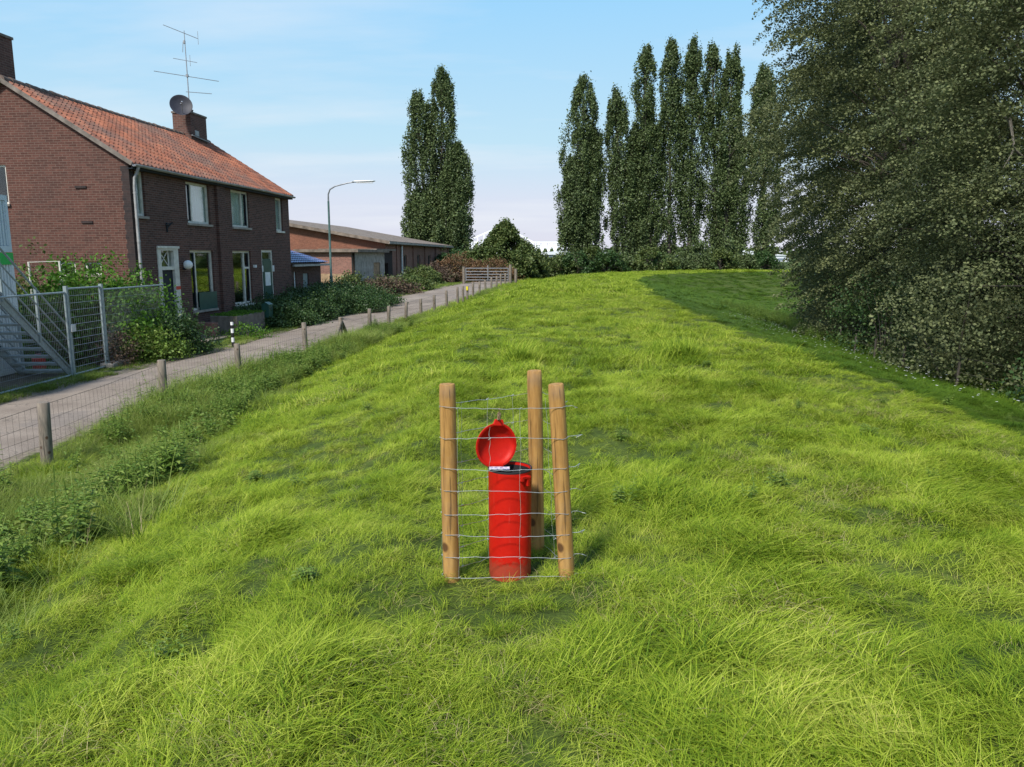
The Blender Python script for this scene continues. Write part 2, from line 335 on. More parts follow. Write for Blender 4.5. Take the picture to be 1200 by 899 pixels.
def link(o, parent=None):
    C.objects.link(o)
    if parent is not None: o.parent = parent
    return o
def meshobj(name, V, Fs, m=None, parent=None, smooth=False):
    me = bpy.data.meshes.new(name)
    V = np.asarray(V, np.float32)
    if isinstance(Fs, np.ndarray):
        n, k = Fs.shape
        me.vertices.add(len(V)); me.vertices.foreach_set('co', V.ravel())
        me.loops.add(n * k); me.loops.foreach_set('vertex_index', Fs.astype(np.int32).ravel())
        me.polygons.add(n); me.polygons.foreach_set('loop_start', np.arange(0, n * k, k, dtype=np.int32))
        me.update(calc_edges=True)
    else:
        me.from_pydata([tuple(map(float, v)) for v in V], [], Fs)
        me.update()
    if smooth: me.polygons.foreach_set('use_smooth', np.ones(len(me.polygons), bool))
    if m is not None:
        for mm in (m if isinstance(m, (list, tuple)) else [m]): me.materials.append(mm)
    return link(bpy.data.objects.new(name, me), parent)
def tag(o, label=None, cat=None, group=None, kind=None):
    if label: o['label'] = label
    if cat: o['category'] = cat
    if group: o['group'] = group
    if kind: o['kind'] = kind
    return o
def empty(name, loc=(0, 0, 0), rz=0.0):
    o = bpy.data.objects.new(name, None); o.location = loc; o.rotation_euler = (0, 0, rz); o.empty_display_size = 0.2
    return link(o)
def copy_tree(o, parent=None):
    c = o.copy(); C.objects.link(c); c.parent = parent
    for ch in list(o.children): copy_tree(ch, c)
    return c

def grow(a, b, step, far, f):
    """regular steps between a and b, growing to +-far outside"""
    v = list(np.arange(a, b + 1e-6, step)); s = step; x = v[-1]
    while x < far: s *= f; x += s; v.append(x)
    s = step; x = v[0]
    lo = []
    while x > -far: s *= f; x -= s; lo.append(x)
    return np.array(lo[::-1] + v)
gx = grow(-11, 12, 0.16, 3000, 1.12); gy = grow(-2, 34, 0.18, 3500, 1.06)
GX, GY = np.meshgrid(gx, gy); GZ = H(GX.ravel(), GY.ravel())
GV = np.stack([GX.ravel(), GY.ravel(), GZ], 1)
nx, ny = len(gx), len(gy)
ii = (np.arange(ny - 1)[:, None] * nx + np.arange(nx - 1)[None]).ravel()
GF = np.stack([ii, ii + 1, ii + nx + 1, ii + nx], 1)

def ground_mat():
    m, nt, b = mat('meadow_soil')
    p = wpos(nt)
    a = nt.nodes.new('ShaderNodeAttribute'); a.attribute_name = 'soil'
    n1 = noise(nt, 1.3, 6, p); n2 = noise(nt, 14, 5, p)
    g = ramp(nt, n1, [(0.3, (0.035, 0.060, 0.012)), (0.6, (0.075, 0.105, 0.020)), (0.8, (0.14, 0.125, 0.05))])
    g = mixc(nt, 0.6, g, ramp(nt, n2, [(0.3, (0.45, 0.45, 0.4)), (0.7, (1.3, 1.3, 1.2))]), 'MULTIPLY')
    s = ramp(nt, n2, [(0.3, (0.13, 0.105, 0.08)), (0.7, (0.26, 0.22, 0.17))])
    f = nt.nodes.new('ShaderNodeMath'); f.operation = 'MULTIPLY_ADD'; f.inputs[1].default_value = 1.0; 
    nm = nt.nodes.new('ShaderNodeMath'); nm.operation = 'MULTIPLY_ADD'; nm.inputs[1].default_value = 1.6; nm.inputs[2].default_value = -0.8
    nt.links.new(noise(nt, 3.0, 6, p), nm.inputs[0])
    nt.links.new(a.outputs['Fac'], f.inputs[0]); nt.links.new(nm.outputs[0], f.inputs[2])
    c = mixc(nt, ramp(nt, f.outputs[0], [(0.4, (0, 0, 0)), (0.6, (1, 1, 1))]), g, s)
    nt.links.new(c, b.inputs['Base Color']); b.inputs['Roughness'].default_value = 0.95; b.inputs['Specular IOR Level'].default_value = 0.15
    bump(nt, b, n2, 0.8, 0.05)
    return m
ground = meshobj('ground', GV, GF, ground_mat(), smooth=True); tag(ground, kind='structure')
ex = np.maximum(curve_x(ROADL, GV[:, 1]) - GV[:, 0], GV[:, 0] - curve_x(ROADR, GV[:, 1]))   # metres outside the road
soil = np.clip(1.0 - ex / 0.5, 0, 1)
soil[(GV[:, 0] < -9.0) & (GV[:, 1] < 17)] = 0.75
soil = np.where(GV[:, 1] > 68, 0, soil)
at = ground.data.attributes.new('soil', 'FLOAT', 'POINT'); at.data.foreach_set('value', soil.astype(np.float32))

# road: one strip a few mm proud of the ground, crowned, with crumbling edges
def build_road():
    ys = np.concatenate([np.arange(-10, 40, 0.25), np.arange(40, 66, 0.5)])
    K = 15; V = []; 
    for j, y in enumerate(ys):
        l = curve_x(ROADL, y) + 0.16 * fbm(np.array([y * 0.9]), np.array([3.0]))[0] * 2
        r = curve_x(ROADR, y) + 0.14 * fbm(np.array([y * 0.9]), np.array([9.0]))[0] * 2
        for i in range(K):
            t = i / (K - 1); x = l + (r - l) * t
            e = 0.03 * (1 - (2 * t - 1) ** 4) - 0.035 * ((i == 0) or (i == K - 1))
            V.append((x, y, h0(x, y) - 0.012 + e + 0.012 * fbm(np.array([x * 2.0]), np.array([y * 2.0]))[0]))
    V = np.array(V); n = len(ys)
    ii = (np.arange(n - 1)[:, None] * K + np.arange(K - 1)[None]).ravel()
    F = np.stack([ii, ii + 1, ii + K + 1, ii + K], 1)
    m, nt, b = mat('old_asphalt')
    p = wpos(nt)
    a = nt.nodes.new('ShaderNodeAttribute'); a.attribute_name = 'across'
    n1 = noise(nt, 0.9, 6, p); n2 = noise(nt, 60, 3, p); n3 = noise(nt, 6, 6, p)
    c = ramp(nt, n1, [(0.3, (0.185, 0.150, 0.125)), (0.7, (0.30, 0.250, 0.210))])
    c = mixc(nt, 0.7, c, ramp(nt, n2, [(0.3, (0.6, 0.6, 0.6)), (0.7, (1.35, 1.33, 1.3))]), 'MULTIPLY')
    wv = nt.nodes.new('ShaderNodeTexVoronoi'); wv.feature = 'DISTANCE_TO_EDGE'; wv.inputs['Scale'].default_value = 0.9
    wc = nt.nodes.new('ShaderNodeVectorMath'); wc.operation = 'ADD'; nt.links.new(p, wc.inputs[0])
    wn2 = nt.nodes.new('ShaderNodeTexNoise'); wn2.inputs['Scale'].default_value = 2.5; wn2.inputs['Detail'].default_value = 4; nt.links.new(p, wn2.inputs['Vector']); nt.links.new(wn2.outputs['Color'], wc.inputs[1]); nt.links.new(wc.outputs[0], wv.inputs['Vector'])
    c = mixc(nt, ramp(nt, wv.outputs['Distance'], [(0.004, (0.55,) * 3), (0.014, (0, 0, 0))]), c, (0.07, 0.06, 0.05))
    pt = noise(nt, 0.45, 3, p); c = mixc(nt, ramp(nt, pt, [(0.56, (0, 0, 0)), (0.60, (0.45,) * 3)]), c, (0.15, 0.13, 0.12))
    ad = nt.nodes.new('ShaderNodeMath'); ad.operation = 'MULTIPLY_ADD'; ad.inputs[1].default_value = 0.7
    nt.links.new(n3, ad.inputs[0]); nt.links.new(a.outputs['Fac'], ad.inputs[2])
    c = mixc(nt, ramp(nt, ad.outputs[0], [(1.0, (0, 0, 0)), (1.25, (0.85,) * 3)]), c, (0.20, 0.165, 0.12))
    nt.links.new(c, b.inputs['Base Color']); b.inputs['Roughness'].default_value = 0.92; b.inputs['Specular IOR Level'].default_value = 0.2
    bump(nt, b, n2, 0.5, 0.01)
    o = meshobj('road', V, F, m, smooth=True); tag(o, kind='structure')
    ac = np.tile(np.abs(np.linspace(-1, 1, K)), n)
    t = o.data.attributes.new('across', 'FLOAT', 'POINT'); t.data.foreach_set('value', ac.astype(np.float32))
build_road()

# ------------------------------------------------------------------ mesh collecting
class MB:
    def __init__(s): s.v = []; s.f = []; s.mi = []; s.cur = 0
    def add(s, V, F):
        b = len(s.v); s.v += [tuple(map(float, v)) for v in V]; s.f += [tuple(b + i for i in f) for f in F]; s.mi += [s.cur] * len(F)
    def box(s, x0, x1, y0, y1, z0, z1):
        V = [(x, y, z) for z in (z0, z1) for y in (y0, y1) for x in (x0, x1)]
        s.add(V, [(0, 2, 3, 1), (4, 5, 7, 6), (0, 1, 5, 4), (2, 6, 7, 3), (0, 4, 6, 2), (1, 3, 7, 5)])
    def bar(s, a, b, w, t, up=(0, 0, 1)):
        a = Vector(a); b = Vector(b); d = (b - a).normalized(); u = Vector(up)
        sd = d.cross(u)
        if sd.length < 1e-4: sd = d.cross(Vector((1, 0, 0)))
        sd.normalize(); u = sd.cross(d).normalized()
        V = []
        for p in (a, b):
            for i, j in ((-1, -1), (1, -1), (1, 1), (-1, 1)): V.append(p + sd * i * w / 2 + u * j * t / 2)
        s.add(V, [(0, 1, 2, 3), (7, 6, 5, 4), (0, 4, 5, 1), (1, 5, 6, 2), (2, 6, 7, 3), (3, 7, 4, 0)])
    def tube(s, pts, r, n=8, cap=True):
        pts = [Vector(p) for p in pts]; rr = r if isinstance(r, (list, tuple)) else [r] * len(pts)
        V = []; ref = Vector((0.13, 0.37, 0.92))
        for i, p in enumerate(pts):
            d = (pts[min(i + 1, len(pts) - 1)] - pts[max(i - 1, 0)])
            d = d.normalized() if d.length > 1e-9 else Vector((0, 0, 1))
            a = d.cross(ref)
            if a.length < 0.1: a = d.cross(Vector((1, 0, 0)))
            a.normalize(); b = d.cross(a)
            for k in range(n):
                t = 2 * math.pi * k / n; V.append(p + (a * math.cos(t) + b * math.sin(t)) * rr[i])
        F = []
        for i in range(len(pts) - 1):
            for k in range(n):
                F.append((i * n + k, i * n + (k + 1) % n, (i + 1) * n + (k + 1) % n, (i + 1) * n + k))
        if cap: F += [tuple(range(n)), tuple(reversed(range((len(pts) - 1) * n, len(pts) * n)))]
        s.add(V, F)
    def lathe(s, prof, c=(0, 0, 0), n=32, cap=True):
        V = []; F = []
        for r, z in prof:
            for k in range(n):
                t = 2 * math.pi * k / n; V.append((c[0] + r * math.cos(t), c[1] + r * math.sin(t), c[2] + z))
        for i in range(len(prof) - 1):
            for k in range(n): F.append((i * n + k, i * n + (k + 1) % n, (i + 1) * n + (k + 1) % n, (i + 1) * n + k))
        if cap and prof[0][0] > 1e-5: F.append(tuple(range(n)))
        if cap and prof[-1][0] > 1e-5: F.append(tuple(range((len(prof) - 1) * n, len(prof) * n)))
        s.add(V, F)
    def build(s, name, m, parent=None, smooth=False, loc=None, rot=None):
        o = meshobj(name, s.v, s.f, m, parent, False)
        if any(s.mi): o.data.polygons.foreach_set('material_index', np.array(s.mi, np.int32))
        if smooth:
            o.data.polygons.foreach_set('use_smooth', np.ones(len(o.data.polygons), bool))
            try: o.data.set_sharp_from_angle(angle=R(40))
            except Exception: pass
        if loc is not None: o.location = loc
        if rot is not None: o.rotation_euler = rot
        return o

def wall_holes(mb, L, Ht, holes, y0, depth):
    """wall in the local XZ plane from y0 (outside) to y0+depth, with rectangular openings"""
    xs = sorted({0, L, *[a for h_ in holes for a in (h_[0], h_[1])]}); zs = sorted({0, Ht, *[a for h_ in holes for a in (h_[2], h_[3])]})
    def hole(x, z): return any(a < x < b and c < z < d for a, b, c, d in holes)
    for i in range(len(xs) - 1):
        for j in range(len(zs) - 1):
            x0, x1, z0, z1 = xs[i], xs[i + 1], zs[j], zs[j + 1]
            if hole((x0 + x1) / 2, (z0 + z1) / 2): continue
            mb.add([(x0, y0, z0), (x1, y0, z0), (x1, y0, z1), (x0, y0, z1)], [(0, 1, 2, 3)])
            mb.add([(x0, y0 + depth, z0), (x0, y0 + depth, z1), (x1, y0 + depth, z1), (x1, y0 + depth, z0)], [(0, 1, 2, 3)])
    for a, b, c, d in holes:
        y1 = y0 + depth
        mb.add([(a, y0, c), (a, y1, c), (a, y1, d), (a, y0, d)], [(0, 1, 2, 3)])
        mb.add([(b, y0, c), (b, y0, d), (b, y1, d), (b, y1, c)], [(0, 1, 2, 3)])
        mb.add([(a, y0, c), (b, y0, c), (b, y1, c), (a, y1, c)], [(0, 1, 2, 3)])
        mb.add([(a, y0, d), (a, y1, d), (b, y1, d), (b, y0, d)], [(0, 1, 2, 3)])

# ------------------------------------------------------------------ foliage meshes
def leaf_quads(P, size, rng, ratio=0.62, updir=None, upw=0.0, nz_up=0.15):
    """one folded rhombus per point"""
    n = len(P); nrm = rng.normal(size=(n, 3)); nrm[:, 2] = np.abs(nrm[:, 2]) * 0.9 + nz_up
    nrm /= np.linalg.norm(nrm, axis=1)[:, None]
    d = rng.normal(size=(n, 3))
    if updir is not None: d = d + np.asarray(updir) * upw
    a = d - (d * nrm).sum(1)[:, None] * nrm; a /= np.linalg.norm(a, axis=1)[:, None]
    b = np.cross(nrm, a); s = (size * (0.6 + 0.8 * rng.random(n)))[:, None] * 0.5
    v = np.stack([P - a * s, P + b * s * ratio + nrm * s * 0.2, P + a * s, P - b * s * ratio + nrm * s * 0.2], 1)
    return v.reshape(-1, 3), np.arange(4 * n).reshape(-1, 4)
def clusters(cent, per, spread, rng):
    """spread: (n,3) or (3,) gaussian sizes"""
    n = len(cent); c = np.repeat(cent, per, 0); g = rng.normal(size=(n * per, 3)) * 0.55
    sp = np.repeat(np.broadcast_to(spread, (n, 3)), per, 0)
    return c + g * sp

def bush(name, c, rad, n, size, m, label=None, cat='bush', group=None, seed=0, flat=0.7, kind=None, stems=True):
    """dome-like shrub made of leaf sprays round a few stems; c is the centre on the ground"""
    rng = np.random.default_rng(seed + 100)
    root = empty(name, (c[0], c[1], c[2])); tag(root, label, cat, group, kind)
    rx, ry, rz = rad; per = 26; k = max(6, n // per)
    u = rng.random(k); th = rng.random(k) * 2 * np.pi; cz = u
    rr = np.sqrt(1 - (cz * 0.98) ** 2)
    lump = 0.66 + 0.68 * vnoise(th * 1.6 + seed * 3.1, cz * 2.7 + seed) 
    f = (0.60 + 0.38 * rng.random(k) ** 0.5 + 0.14 * (rng.random(k) < 0.12)) * lump * (0.85 + 0.35 * vnoise(th * 4 + seed, cz * 7))
    cent = np.stack([rx * rr * np.cos(th) * f, ry * rr * np.sin(th) * f, rz * (0.04 + 0.93 * cz * f)], 1)
    sp = np.array([0.16, 0.16, 0.11]) * (0.8 + 0.5 * max(rad))
    P = clusters(cent, per, sp, rng); P[:, 2] = np.maximum(P[:, 2], 0.02)
    V, F = leaf_quads(P, size, rng)
    meshobj('foliage', V, F, m, root)
    if stems:
        mb = MB()
        for i in range(7):
            q = cent[rng.integers(k)]
            mb.tube([(q[0] * 0.15, q[1] * 0.15, -0.1), (q[0] * 0.5, q[1] * 0.5, q[2] * 0.55), tuple(q)], [0.02, 0.013, 0.005], 5, False)
        mb.build('stems', M['bark'], root)
    return root

def poplar(name, base, cols, label, seed, group='tall poplars beyond the dike', leaf=0.20, m=None, dens=1.0):
    """columnar poplar: each leader = (x at base, x at top, top z, radius); fastigiate limbs and leaf clumps"""
    rng = np.random.default_rng(seed)
    root = empty(name, base); tag(root, label, 'tree', group)
    PP = []; tb = MB()
    for ci, (xa, xb, zt, Rr) in enumerate(cols):
        Rr = Rr * 0.86
        Ht = zt - base[2]; yo = rng.uniform(-0.8, 0.8) * (len(cols) > 1)
        k = int(330 * dens * (Rr / 2.2) ** 0.7)
        t = rng.random(k) ** 0.85; t = 0.035 + 0.955 * t
        th = rng.random(k) * 2 * np.pi
        prof = np.interp(t, [0, .06, .18, .35, .6, .8, .92, 1], [.40, .62, .82, 1.08, 1.05, .82, .55, .10])
        lump = 0.60 + 0.78 * vnoise(th * 1.3 + seed, t * 11 + ci * 7)
        f = (0.20 + 0.80 * rng.random(k) ** 0.55)
        r_ = Rr * prof * lump * f + 0.08
        cx = xa + (xb - xa) * t ** 1.2
        cent = np.stack([cx + r_ * np.cos(th), yo + r_ * np.sin(th), Ht * t], 1)
        sc = (0.5 + 0.5 * prof)[:, None] * np.array([0.36, 0.36, 1.05]) * (0.6 + 0.7 * rng.random((k, 1)))
        PP.append(clusters(cent, 105, sc, rng))
        tb.tube([(xa * 0.6, yo * 0.6, -0.5), (xa, yo, Ht * 0.1), (xa + (xb - xa) * 0.4, yo, Ht * 0.45), (xb, yo, Ht * 0.93)], [0.42, 0.30, 0.17, 0.03], 8)
        for i in rng.choice(k, min(k, 40), False):
            q = cent[i]; z0 = max(0.4, q[2] - 1.5 - 2.5 * rng.random()); x0 = xa + (xb - xa) * (z0 / Ht) ** 1.2
            tb.tube([(x0, yo, z0), (x0 + (q[0] - x0) * 0.7, yo + (q[1] - yo) * 0.7, z0 + (q[2] - z0) * 0.5), tuple(q)], [0.07, 0.05, 0.02], 5, False)
    P = np.vstack(PP)
    V, F = leaf_quads(P, leaf, rng, 0.8, (0, 0, 1), 0.8)
    meshobj('crown', V, F, m or M['poplar'], root)
    tb.build('trunk', M['bark'], root, True)
    return root

def bigtree(name, base, height, rad, label, seed, n_spray, leaf, skirt=0.25, lean=(0, 0), m=None, group='dense broadleaf trees along the foot of the dike', squash=1.0, per=95, cone=False, thick=0.36):
    """spreading broadleaf tree with boughs down to the grass; clumps droop outwards"""
    rng = np.random.default_rng(seed)
    root = empty(name, base); tag(root, label, 'tree', group)
    k = int(n_spray * 0.72); per = int(per * 1.45)
    t = rng.random(k)
    prof = np.interp(t, [0, 0.06, 0.18, 0.35, 0.55, 0.75, 0.9, 1], [skirt + 0.45, skirt + 0.62, 0.95, 1.0, 0.95, 0.78, 0.52, 0.12])
    if cone: prof = np.interp(t, [0, .1, .3, .6, .85, 1], [.75, 1.0, 1.0, .62, .25, .04])
    th = rng.random(k) * 2 * np.pi
    lump = 0.55 + 0.60 * vnoise(th * 1.5 + seed * 1.7, t * 6.0 + seed) + 0.30 * vnoise(th * 4.0 + seed, t * 16.0 + seed)
    f = 0.45 + 0.55 * rng.random(k) ** 0.45
    r_ = rad * prof * lump * f
    cx = lean[0] * t; cy = lean[1] * t
    z = 0.25 + (height - 0.5) * t
    cent = np.stack([cx + r_ * np.cos(th), cy + r_ * np.sin(th) * squash, z], 1)
    out_ = np.stack([np.cos(th), np.sin(th) * squash, 0.10 - 0.65 * rng.random(k)], 1); out_ /= np.linalg.norm(out_, axis=1)[:, None]
    side = np.stack([-np.sin(th), np.cos(th), 0 * th], 1)
    g = rng.normal(size=(k, per, 3))
    # a spray: a twig 0.9 m long with leaves along it, wider at its middle
    al = rng.random((k, per)) - 0.35
    w = 0.27 * (1.15 - np.abs(al) * 1.3)
    P = cent[:, None] + out_[:, None] * (al * 1.30)[..., None] + side[:, None] * (g[..., 0] * w)[..., None] + np.array([0, 0, 1.0]) * (g[..., 1] * w * thick - 0.45 * al ** 2)[..., None]
    P = P.reshape(-1, 3) 
    gz = H0(P[:, 0] + base[0], P[:, 1] + base[1]) - base[2] + 0.05
    P = P[P[:, 2] > gz]
    V, F = leaf_quads(P, leaf, rng, 0.75, nz_up=0.55)
    meshobj('crown', V, F, m or M['aspen'], root)
    tb = MB()
    j = lambda s: rng.uniform(-s, s)
    tr = [(0, 0, -0.4), (j(.1), j(.1), height * 0.2), (lean[0] * .4 + j(.2), lean[1] * .4 + j(.2), height * 0.5), (lean[0] * .9, lean[1] * .9, height * 0.9)]
    r0 = 0.018 * height + 0.03
    tb.tube(tr, [r0, r0 * 0.8, r0 * 0.5, 0.04], 10)
    tb.build('trunk', M['bark'], root, True)
    lb = MB()
    for i in rng.choice(k, min(k, 60), False):
        q = cent[i] * np.array([.82, .82, 1.0]); z0 = max(0.5, q[2] * 0.75 - 0.2 * rng.random()); s = z0 / height
        x0, y0 = lean[0] * s, lean[1] * s
        mid = (x0 + (q[0] - x0) * 0.55 + j(.15), y0 + (q[1] - y0) * 0.55 + j(.15), z0 + (q[2] - z0) * 0.5 + 0.35)
        lb.tube([(x0, y0, z0), mid, tuple(q)], [0.05, 0.03, 0.008], 5, False)
    lb.build('limbs', M['bark'], root, True)
    return root

# ------------------------------------------------------------------ grass (scattered stuff)
def tuft(name, m, n, length, lean, spread, width, foot, rng, seg=4, straw=0.0):
    """a combed tuft: blades start inside a small foot and bend over towards +X"""
    V = []; F = []
    for b in range(n):
        L = length * rng.uniform(0.55, 1.15); a = rng.gauss(0, spread); ln = lean * rng.uniform(0.5, 1.3)
        r = foot * math.sqrt(rng.random()); t = rng.random() * 6.283; x0, y0 = r * math.cos(t), r * math.sin(t)
        dx, dy = math.cos(a), math.sin(a)
        if rng.random() < 0.18: a = rng.random() * 6.283; dx, dy = math.cos(a), math.sin(a)
        tw = rng.uniform(-0.9, 0.9); sx, sy = -dy * math.cos(tw) , dx * math.cos(tw); sz = math.sin(tw) * 0.6
        w = width * rng.uniform(0.6, 1.25); base = len(V)
        ang = 0.15 + rng.random() * 0.3; px_ = x0; py_ = y0; pz = -0.02; hor = 0
        for s in range(seg + 1):
            k = s / seg; ww = w * (1 - k ** 1.8) * 0.5 + 0.0003
            V.append((px_ - sx * ww, py_ - sy * ww, pz - sz * ww)); V.append((px_ + sx * ww, py_ + sy * ww, pz + sz * ww))
            st = L / seg; an = min(ang + ln * (k + 0.5 / seg) * 1.9, 1.95)
            px_ += dx * st * math.sin(an); py_ += dy * st * math.sin(an); pz += st * math.cos(an)
            if pz < 0.012: pz = 0.012
        for s in range(seg): F.append((base + 2 * s, base + 2 * s + 1, base + 2 * s + 3, base + 2 * s + 2))
    me = bpy.data.meshes.new(name); me.from_pydata(V, [], F); me.materials.append(m)
    return bpy.data.objects.new(name, me)

def scatter(name, P, rz, scl, idx, templates, label=None, tilt=None):
    coll = bpy.data.collections.new(name + '_kinds')
    for t in templates: coll.objects.link(t)
    me = bpy.data.meshes.new(name); n = len(P)
    me.vertices.add(n); me.vertices.foreach_set('co', P.astype(np.float32).ravel())
    rot = np.zeros((n, 3), np.float32); rot[:, 2] = rz
    if tilt is not None: rot[:, 0] = tilt[:, 0]; rot[:, 1] = tilt[:, 1]
    a = me.attributes.new('rot', 'FLOAT_VECTOR', 'POINT'); a.data.foreach_set('vector', rot.ravel())
    a = me.attributes.new('scl', 'FLOAT_VECTOR', 'POINT'); a.data.foreach_set('vector', np.asarray(scl, np.float32).reshape(n, 3).ravel())
    a = me.attributes.new('idx', 'INT', 'POINT'); a.data.foreach_set('value', idx.astype(np.int32))
    o = link(bpy.data.objects.new(name, me)); tag(o, label, None, None, 'stuff')
    g = bpy.data.node_groups.new(name, 'GeometryNodeTree')
    g.interface.new_socket('Geometry', in_out='INPUT', socket_type='NodeSocketGeometry'); g.interface.new_socket('Geometry', in_out='OUTPUT', socket_type='NodeSocketGeometry')
    N = g.nodes.new; gi = N('NodeGroupInput'); go = N('NodeGroupOutput'); ip = N('GeometryNodeInstanceOnPoints'); ci = N('GeometryNodeCollectionInfo')
    ci.inputs['Collection'].default_value = coll; ci.inputs['Separate Children'].default_value = True; ci.inputs['Reset Children'].default_value = True
    def attr(nm, ty):
        x = N('GeometryNodeInputNamedAttribute'); x.data_type = ty; x.inputs['Name'].default_value = nm
        return [s for s in x.outputs if s.enabled][0]
    g.links.new(gi.outputs[0], ip.inputs['Points']); g.links.new(ci.outputs[0], ip.inputs['Instance'])
    ip.inputs['Pick Instance'].default_value = True
    g.links.new(attr('idx', 'INT'), ip.inputs['Instance Index']); g.links.new(attr('rot', 'FLOAT_VECTOR'), ip.inputs['Rotation']); g.links.new(attr('scl', 'FLOAT_VECTOR'), ip.inputs['Scale'])
    g.links.new(ip.outputs[0], go.inputs[0])
    md = o.modifiers.new('scatter', 'NODES'); md.node_group = g
    return o

def poly_points(y0, y1, dens, xr, rng):
    """random points with x inside xr(y) range"""
    x0, x1 = xr; n = int((y1 - y0) * (x1 - x0) * dens)
    return rng.uniform(x0, x1, n), rng.uniform(y0, y1, n)
def blocked(x, y):
    """spots where no meadow tuft may stand: the bin and the posts"""
    return (np.hypot(x + 0.01, y - 3.78) < 0.13)

def meadow():
    rng = random.Random(5); r = np.random.default_rng(5)
    G = M['grass']
    near = [tuft('blades_a', G, 48, 0.145, 0.85, 0.9, 0.0028, 0.085, rng, 4), tuft('blades_b', G, 48, 0.180, 1.10, 0.6, 0.0026, 0.08, rng, 4),
            tuft('blades_c', G, 50, 0.120, 0.65, 3.0, 0.0028, 0.075, rng, 4), tuft('blades_d', G, 46, 0.200, 0.85, 3.0, 0.0030, 0.050, rng, 5)]
    X = []; Y = []
    bands = [(0.6, 3.0, 380, (-4.2, 4.2)), (3.0, 6.0, 300, (-6.2, 6.2)), (6.0, 10.0, 190, (-7.2, 10.5))]
    def make(name, bands, temps, s0, s1, lab, dead):
        xs = []; ys = []
        for y0, y1, dn, xr in bands:
            a, b = poly_points(y0, y1, dn, xr, r); xs.append(a); ys.append(b)
        x = np.concatenate(xs); y = np.concatenate(ys)
        ok = (x > curve_x(FENCE, y) - 0.35) & ~blocked(x, y)
        # hollows between the cushions keep fewer tufts
        cush = fbm(x * 1.5 + 5, y * 1.5, 3); ok &= (r.random(len(x)) < np.clip(0.92 + 1.8 * cush, 0.58, 1))
        x = x[ok]; y = y[ok]; cush = cush[ok]; n = len(x)
        z = H(x, y)
        flow = 0.2 + 4.0 * fbm(x * 0.42 + 40, y * 0.42, 2) + 4.5 * fbm(x * 2.0 + 9, y * 2.0, 2) + r.normal(0, 0.55, n)
        sc = (s0 + (s1 - s0) * r.random(n)) * np.clip(0.98 + 1.6 * cush, 0.74, 1.5)
        scl = np.stack([sc, sc, sc * (0.62 + 0.45 * r.random(n) + 0.9 * fbm(x * 1.6, y * 1.6 + 50, 2))], 1)
        kindf = fbm(x * 1.3 + 80, y * 1.3, 2) + r.normal(0, 0.14, n)
        idx = np.digitize(kindf, [-0.08, 0.07, 0.21]) % 4
        d = dike_dist(x, y) + 0.18 * fbm(x * 1.2, y * 1.2, 2)
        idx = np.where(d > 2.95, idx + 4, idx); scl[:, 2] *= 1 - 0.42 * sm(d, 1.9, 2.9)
        trail = np.exp(-((x - np.interp(y, [3, 8, 14, 25, 45], [4.4, 4.0, 3.7, 3.9, 5.2])) / 0.55) ** 2)
        pth = 0.05 + 0.9 * np.clip(fbm(x * 0.9 + 60, y * 0.9 + 11, 3) - 0.10, 0, 1) * 2.2 + 0.34 * trail
        st = (r.random(n) < pth) & (d < 2.9); idx = np.where(st, 8, idx)
        low = []
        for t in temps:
            me = t.data.copy(); me.materials[0] = M['grass_slope']; low.append(bpy.data.objects.new('slope_' + t.name, me))  # same tufts again in the blades with shade painted in
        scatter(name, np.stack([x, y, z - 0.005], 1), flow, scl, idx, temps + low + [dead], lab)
        return n
    n1 = make('meadow_grass', bands, near, 0.72, 1.15, 'long lush combed meadow grass over the top of the dike', tuft('thatch', M['thatch'], 34, 0.17, 1.15, 3.0, 0.0028, 0.09, rng, 4))
    mid = [tuft('blades_a', G, 46, 0.17, 0.85, 1.0, 0.0065, 0.13, rng, 3), tuft('blades_b', G, 46, 0.20, 1.05, 0.8, 0.0065, 0.13, rng, 3),
           tuft('blades_c', G, 46, 0.15, 0.60, 3.0, 0.0065, 0.13, rng, 3), tuft('blades_d', G, 46, 0.24, 0.75, 3.0, 0.0065, 0.09, rng, 3)]
    n2 = make('meadow_grass', [(10, 17, 85, (-7.5, 14)), (17, 30, 48, (-7, 18))], mid, 0.8, 1.2, 'long meadow grass further along the dike', tuft('thatch', M['thatch'], 40, 0.18, 1.1, 3.0, 0.0055, 0.13, rng, 3))
    far = [tuft('blades_a', G, 60, 0.22, 0.8, 1.0, 0.017, 0.36, rng, 2), tuft('blades_b', G, 60, 0.24, 1.0, 0.9, 0.017, 0.36, rng, 2),
           tuft('blades_c', G, 60, 0.18, 0.6, 3.0, 0.017, 0.36, rng, 2), tuft('blades_d', G, 60, 0.30, 0.7, 3.0, 0.017, 0.26, rng, 2)]
    n3 = make('meadow_grass', [(30, 50, 17, (-5, 28)), (50, 92, 9, (-3, 55))], far, 0.8, 1.3, 'far meadow grass where the dike bends', tuft('thatch', M['thatch'], 56, 0.2, 1.0, 3.0, 0.015, 0.34, rng, 2))
    print('tufts', n1, n2, n3)
meadow()

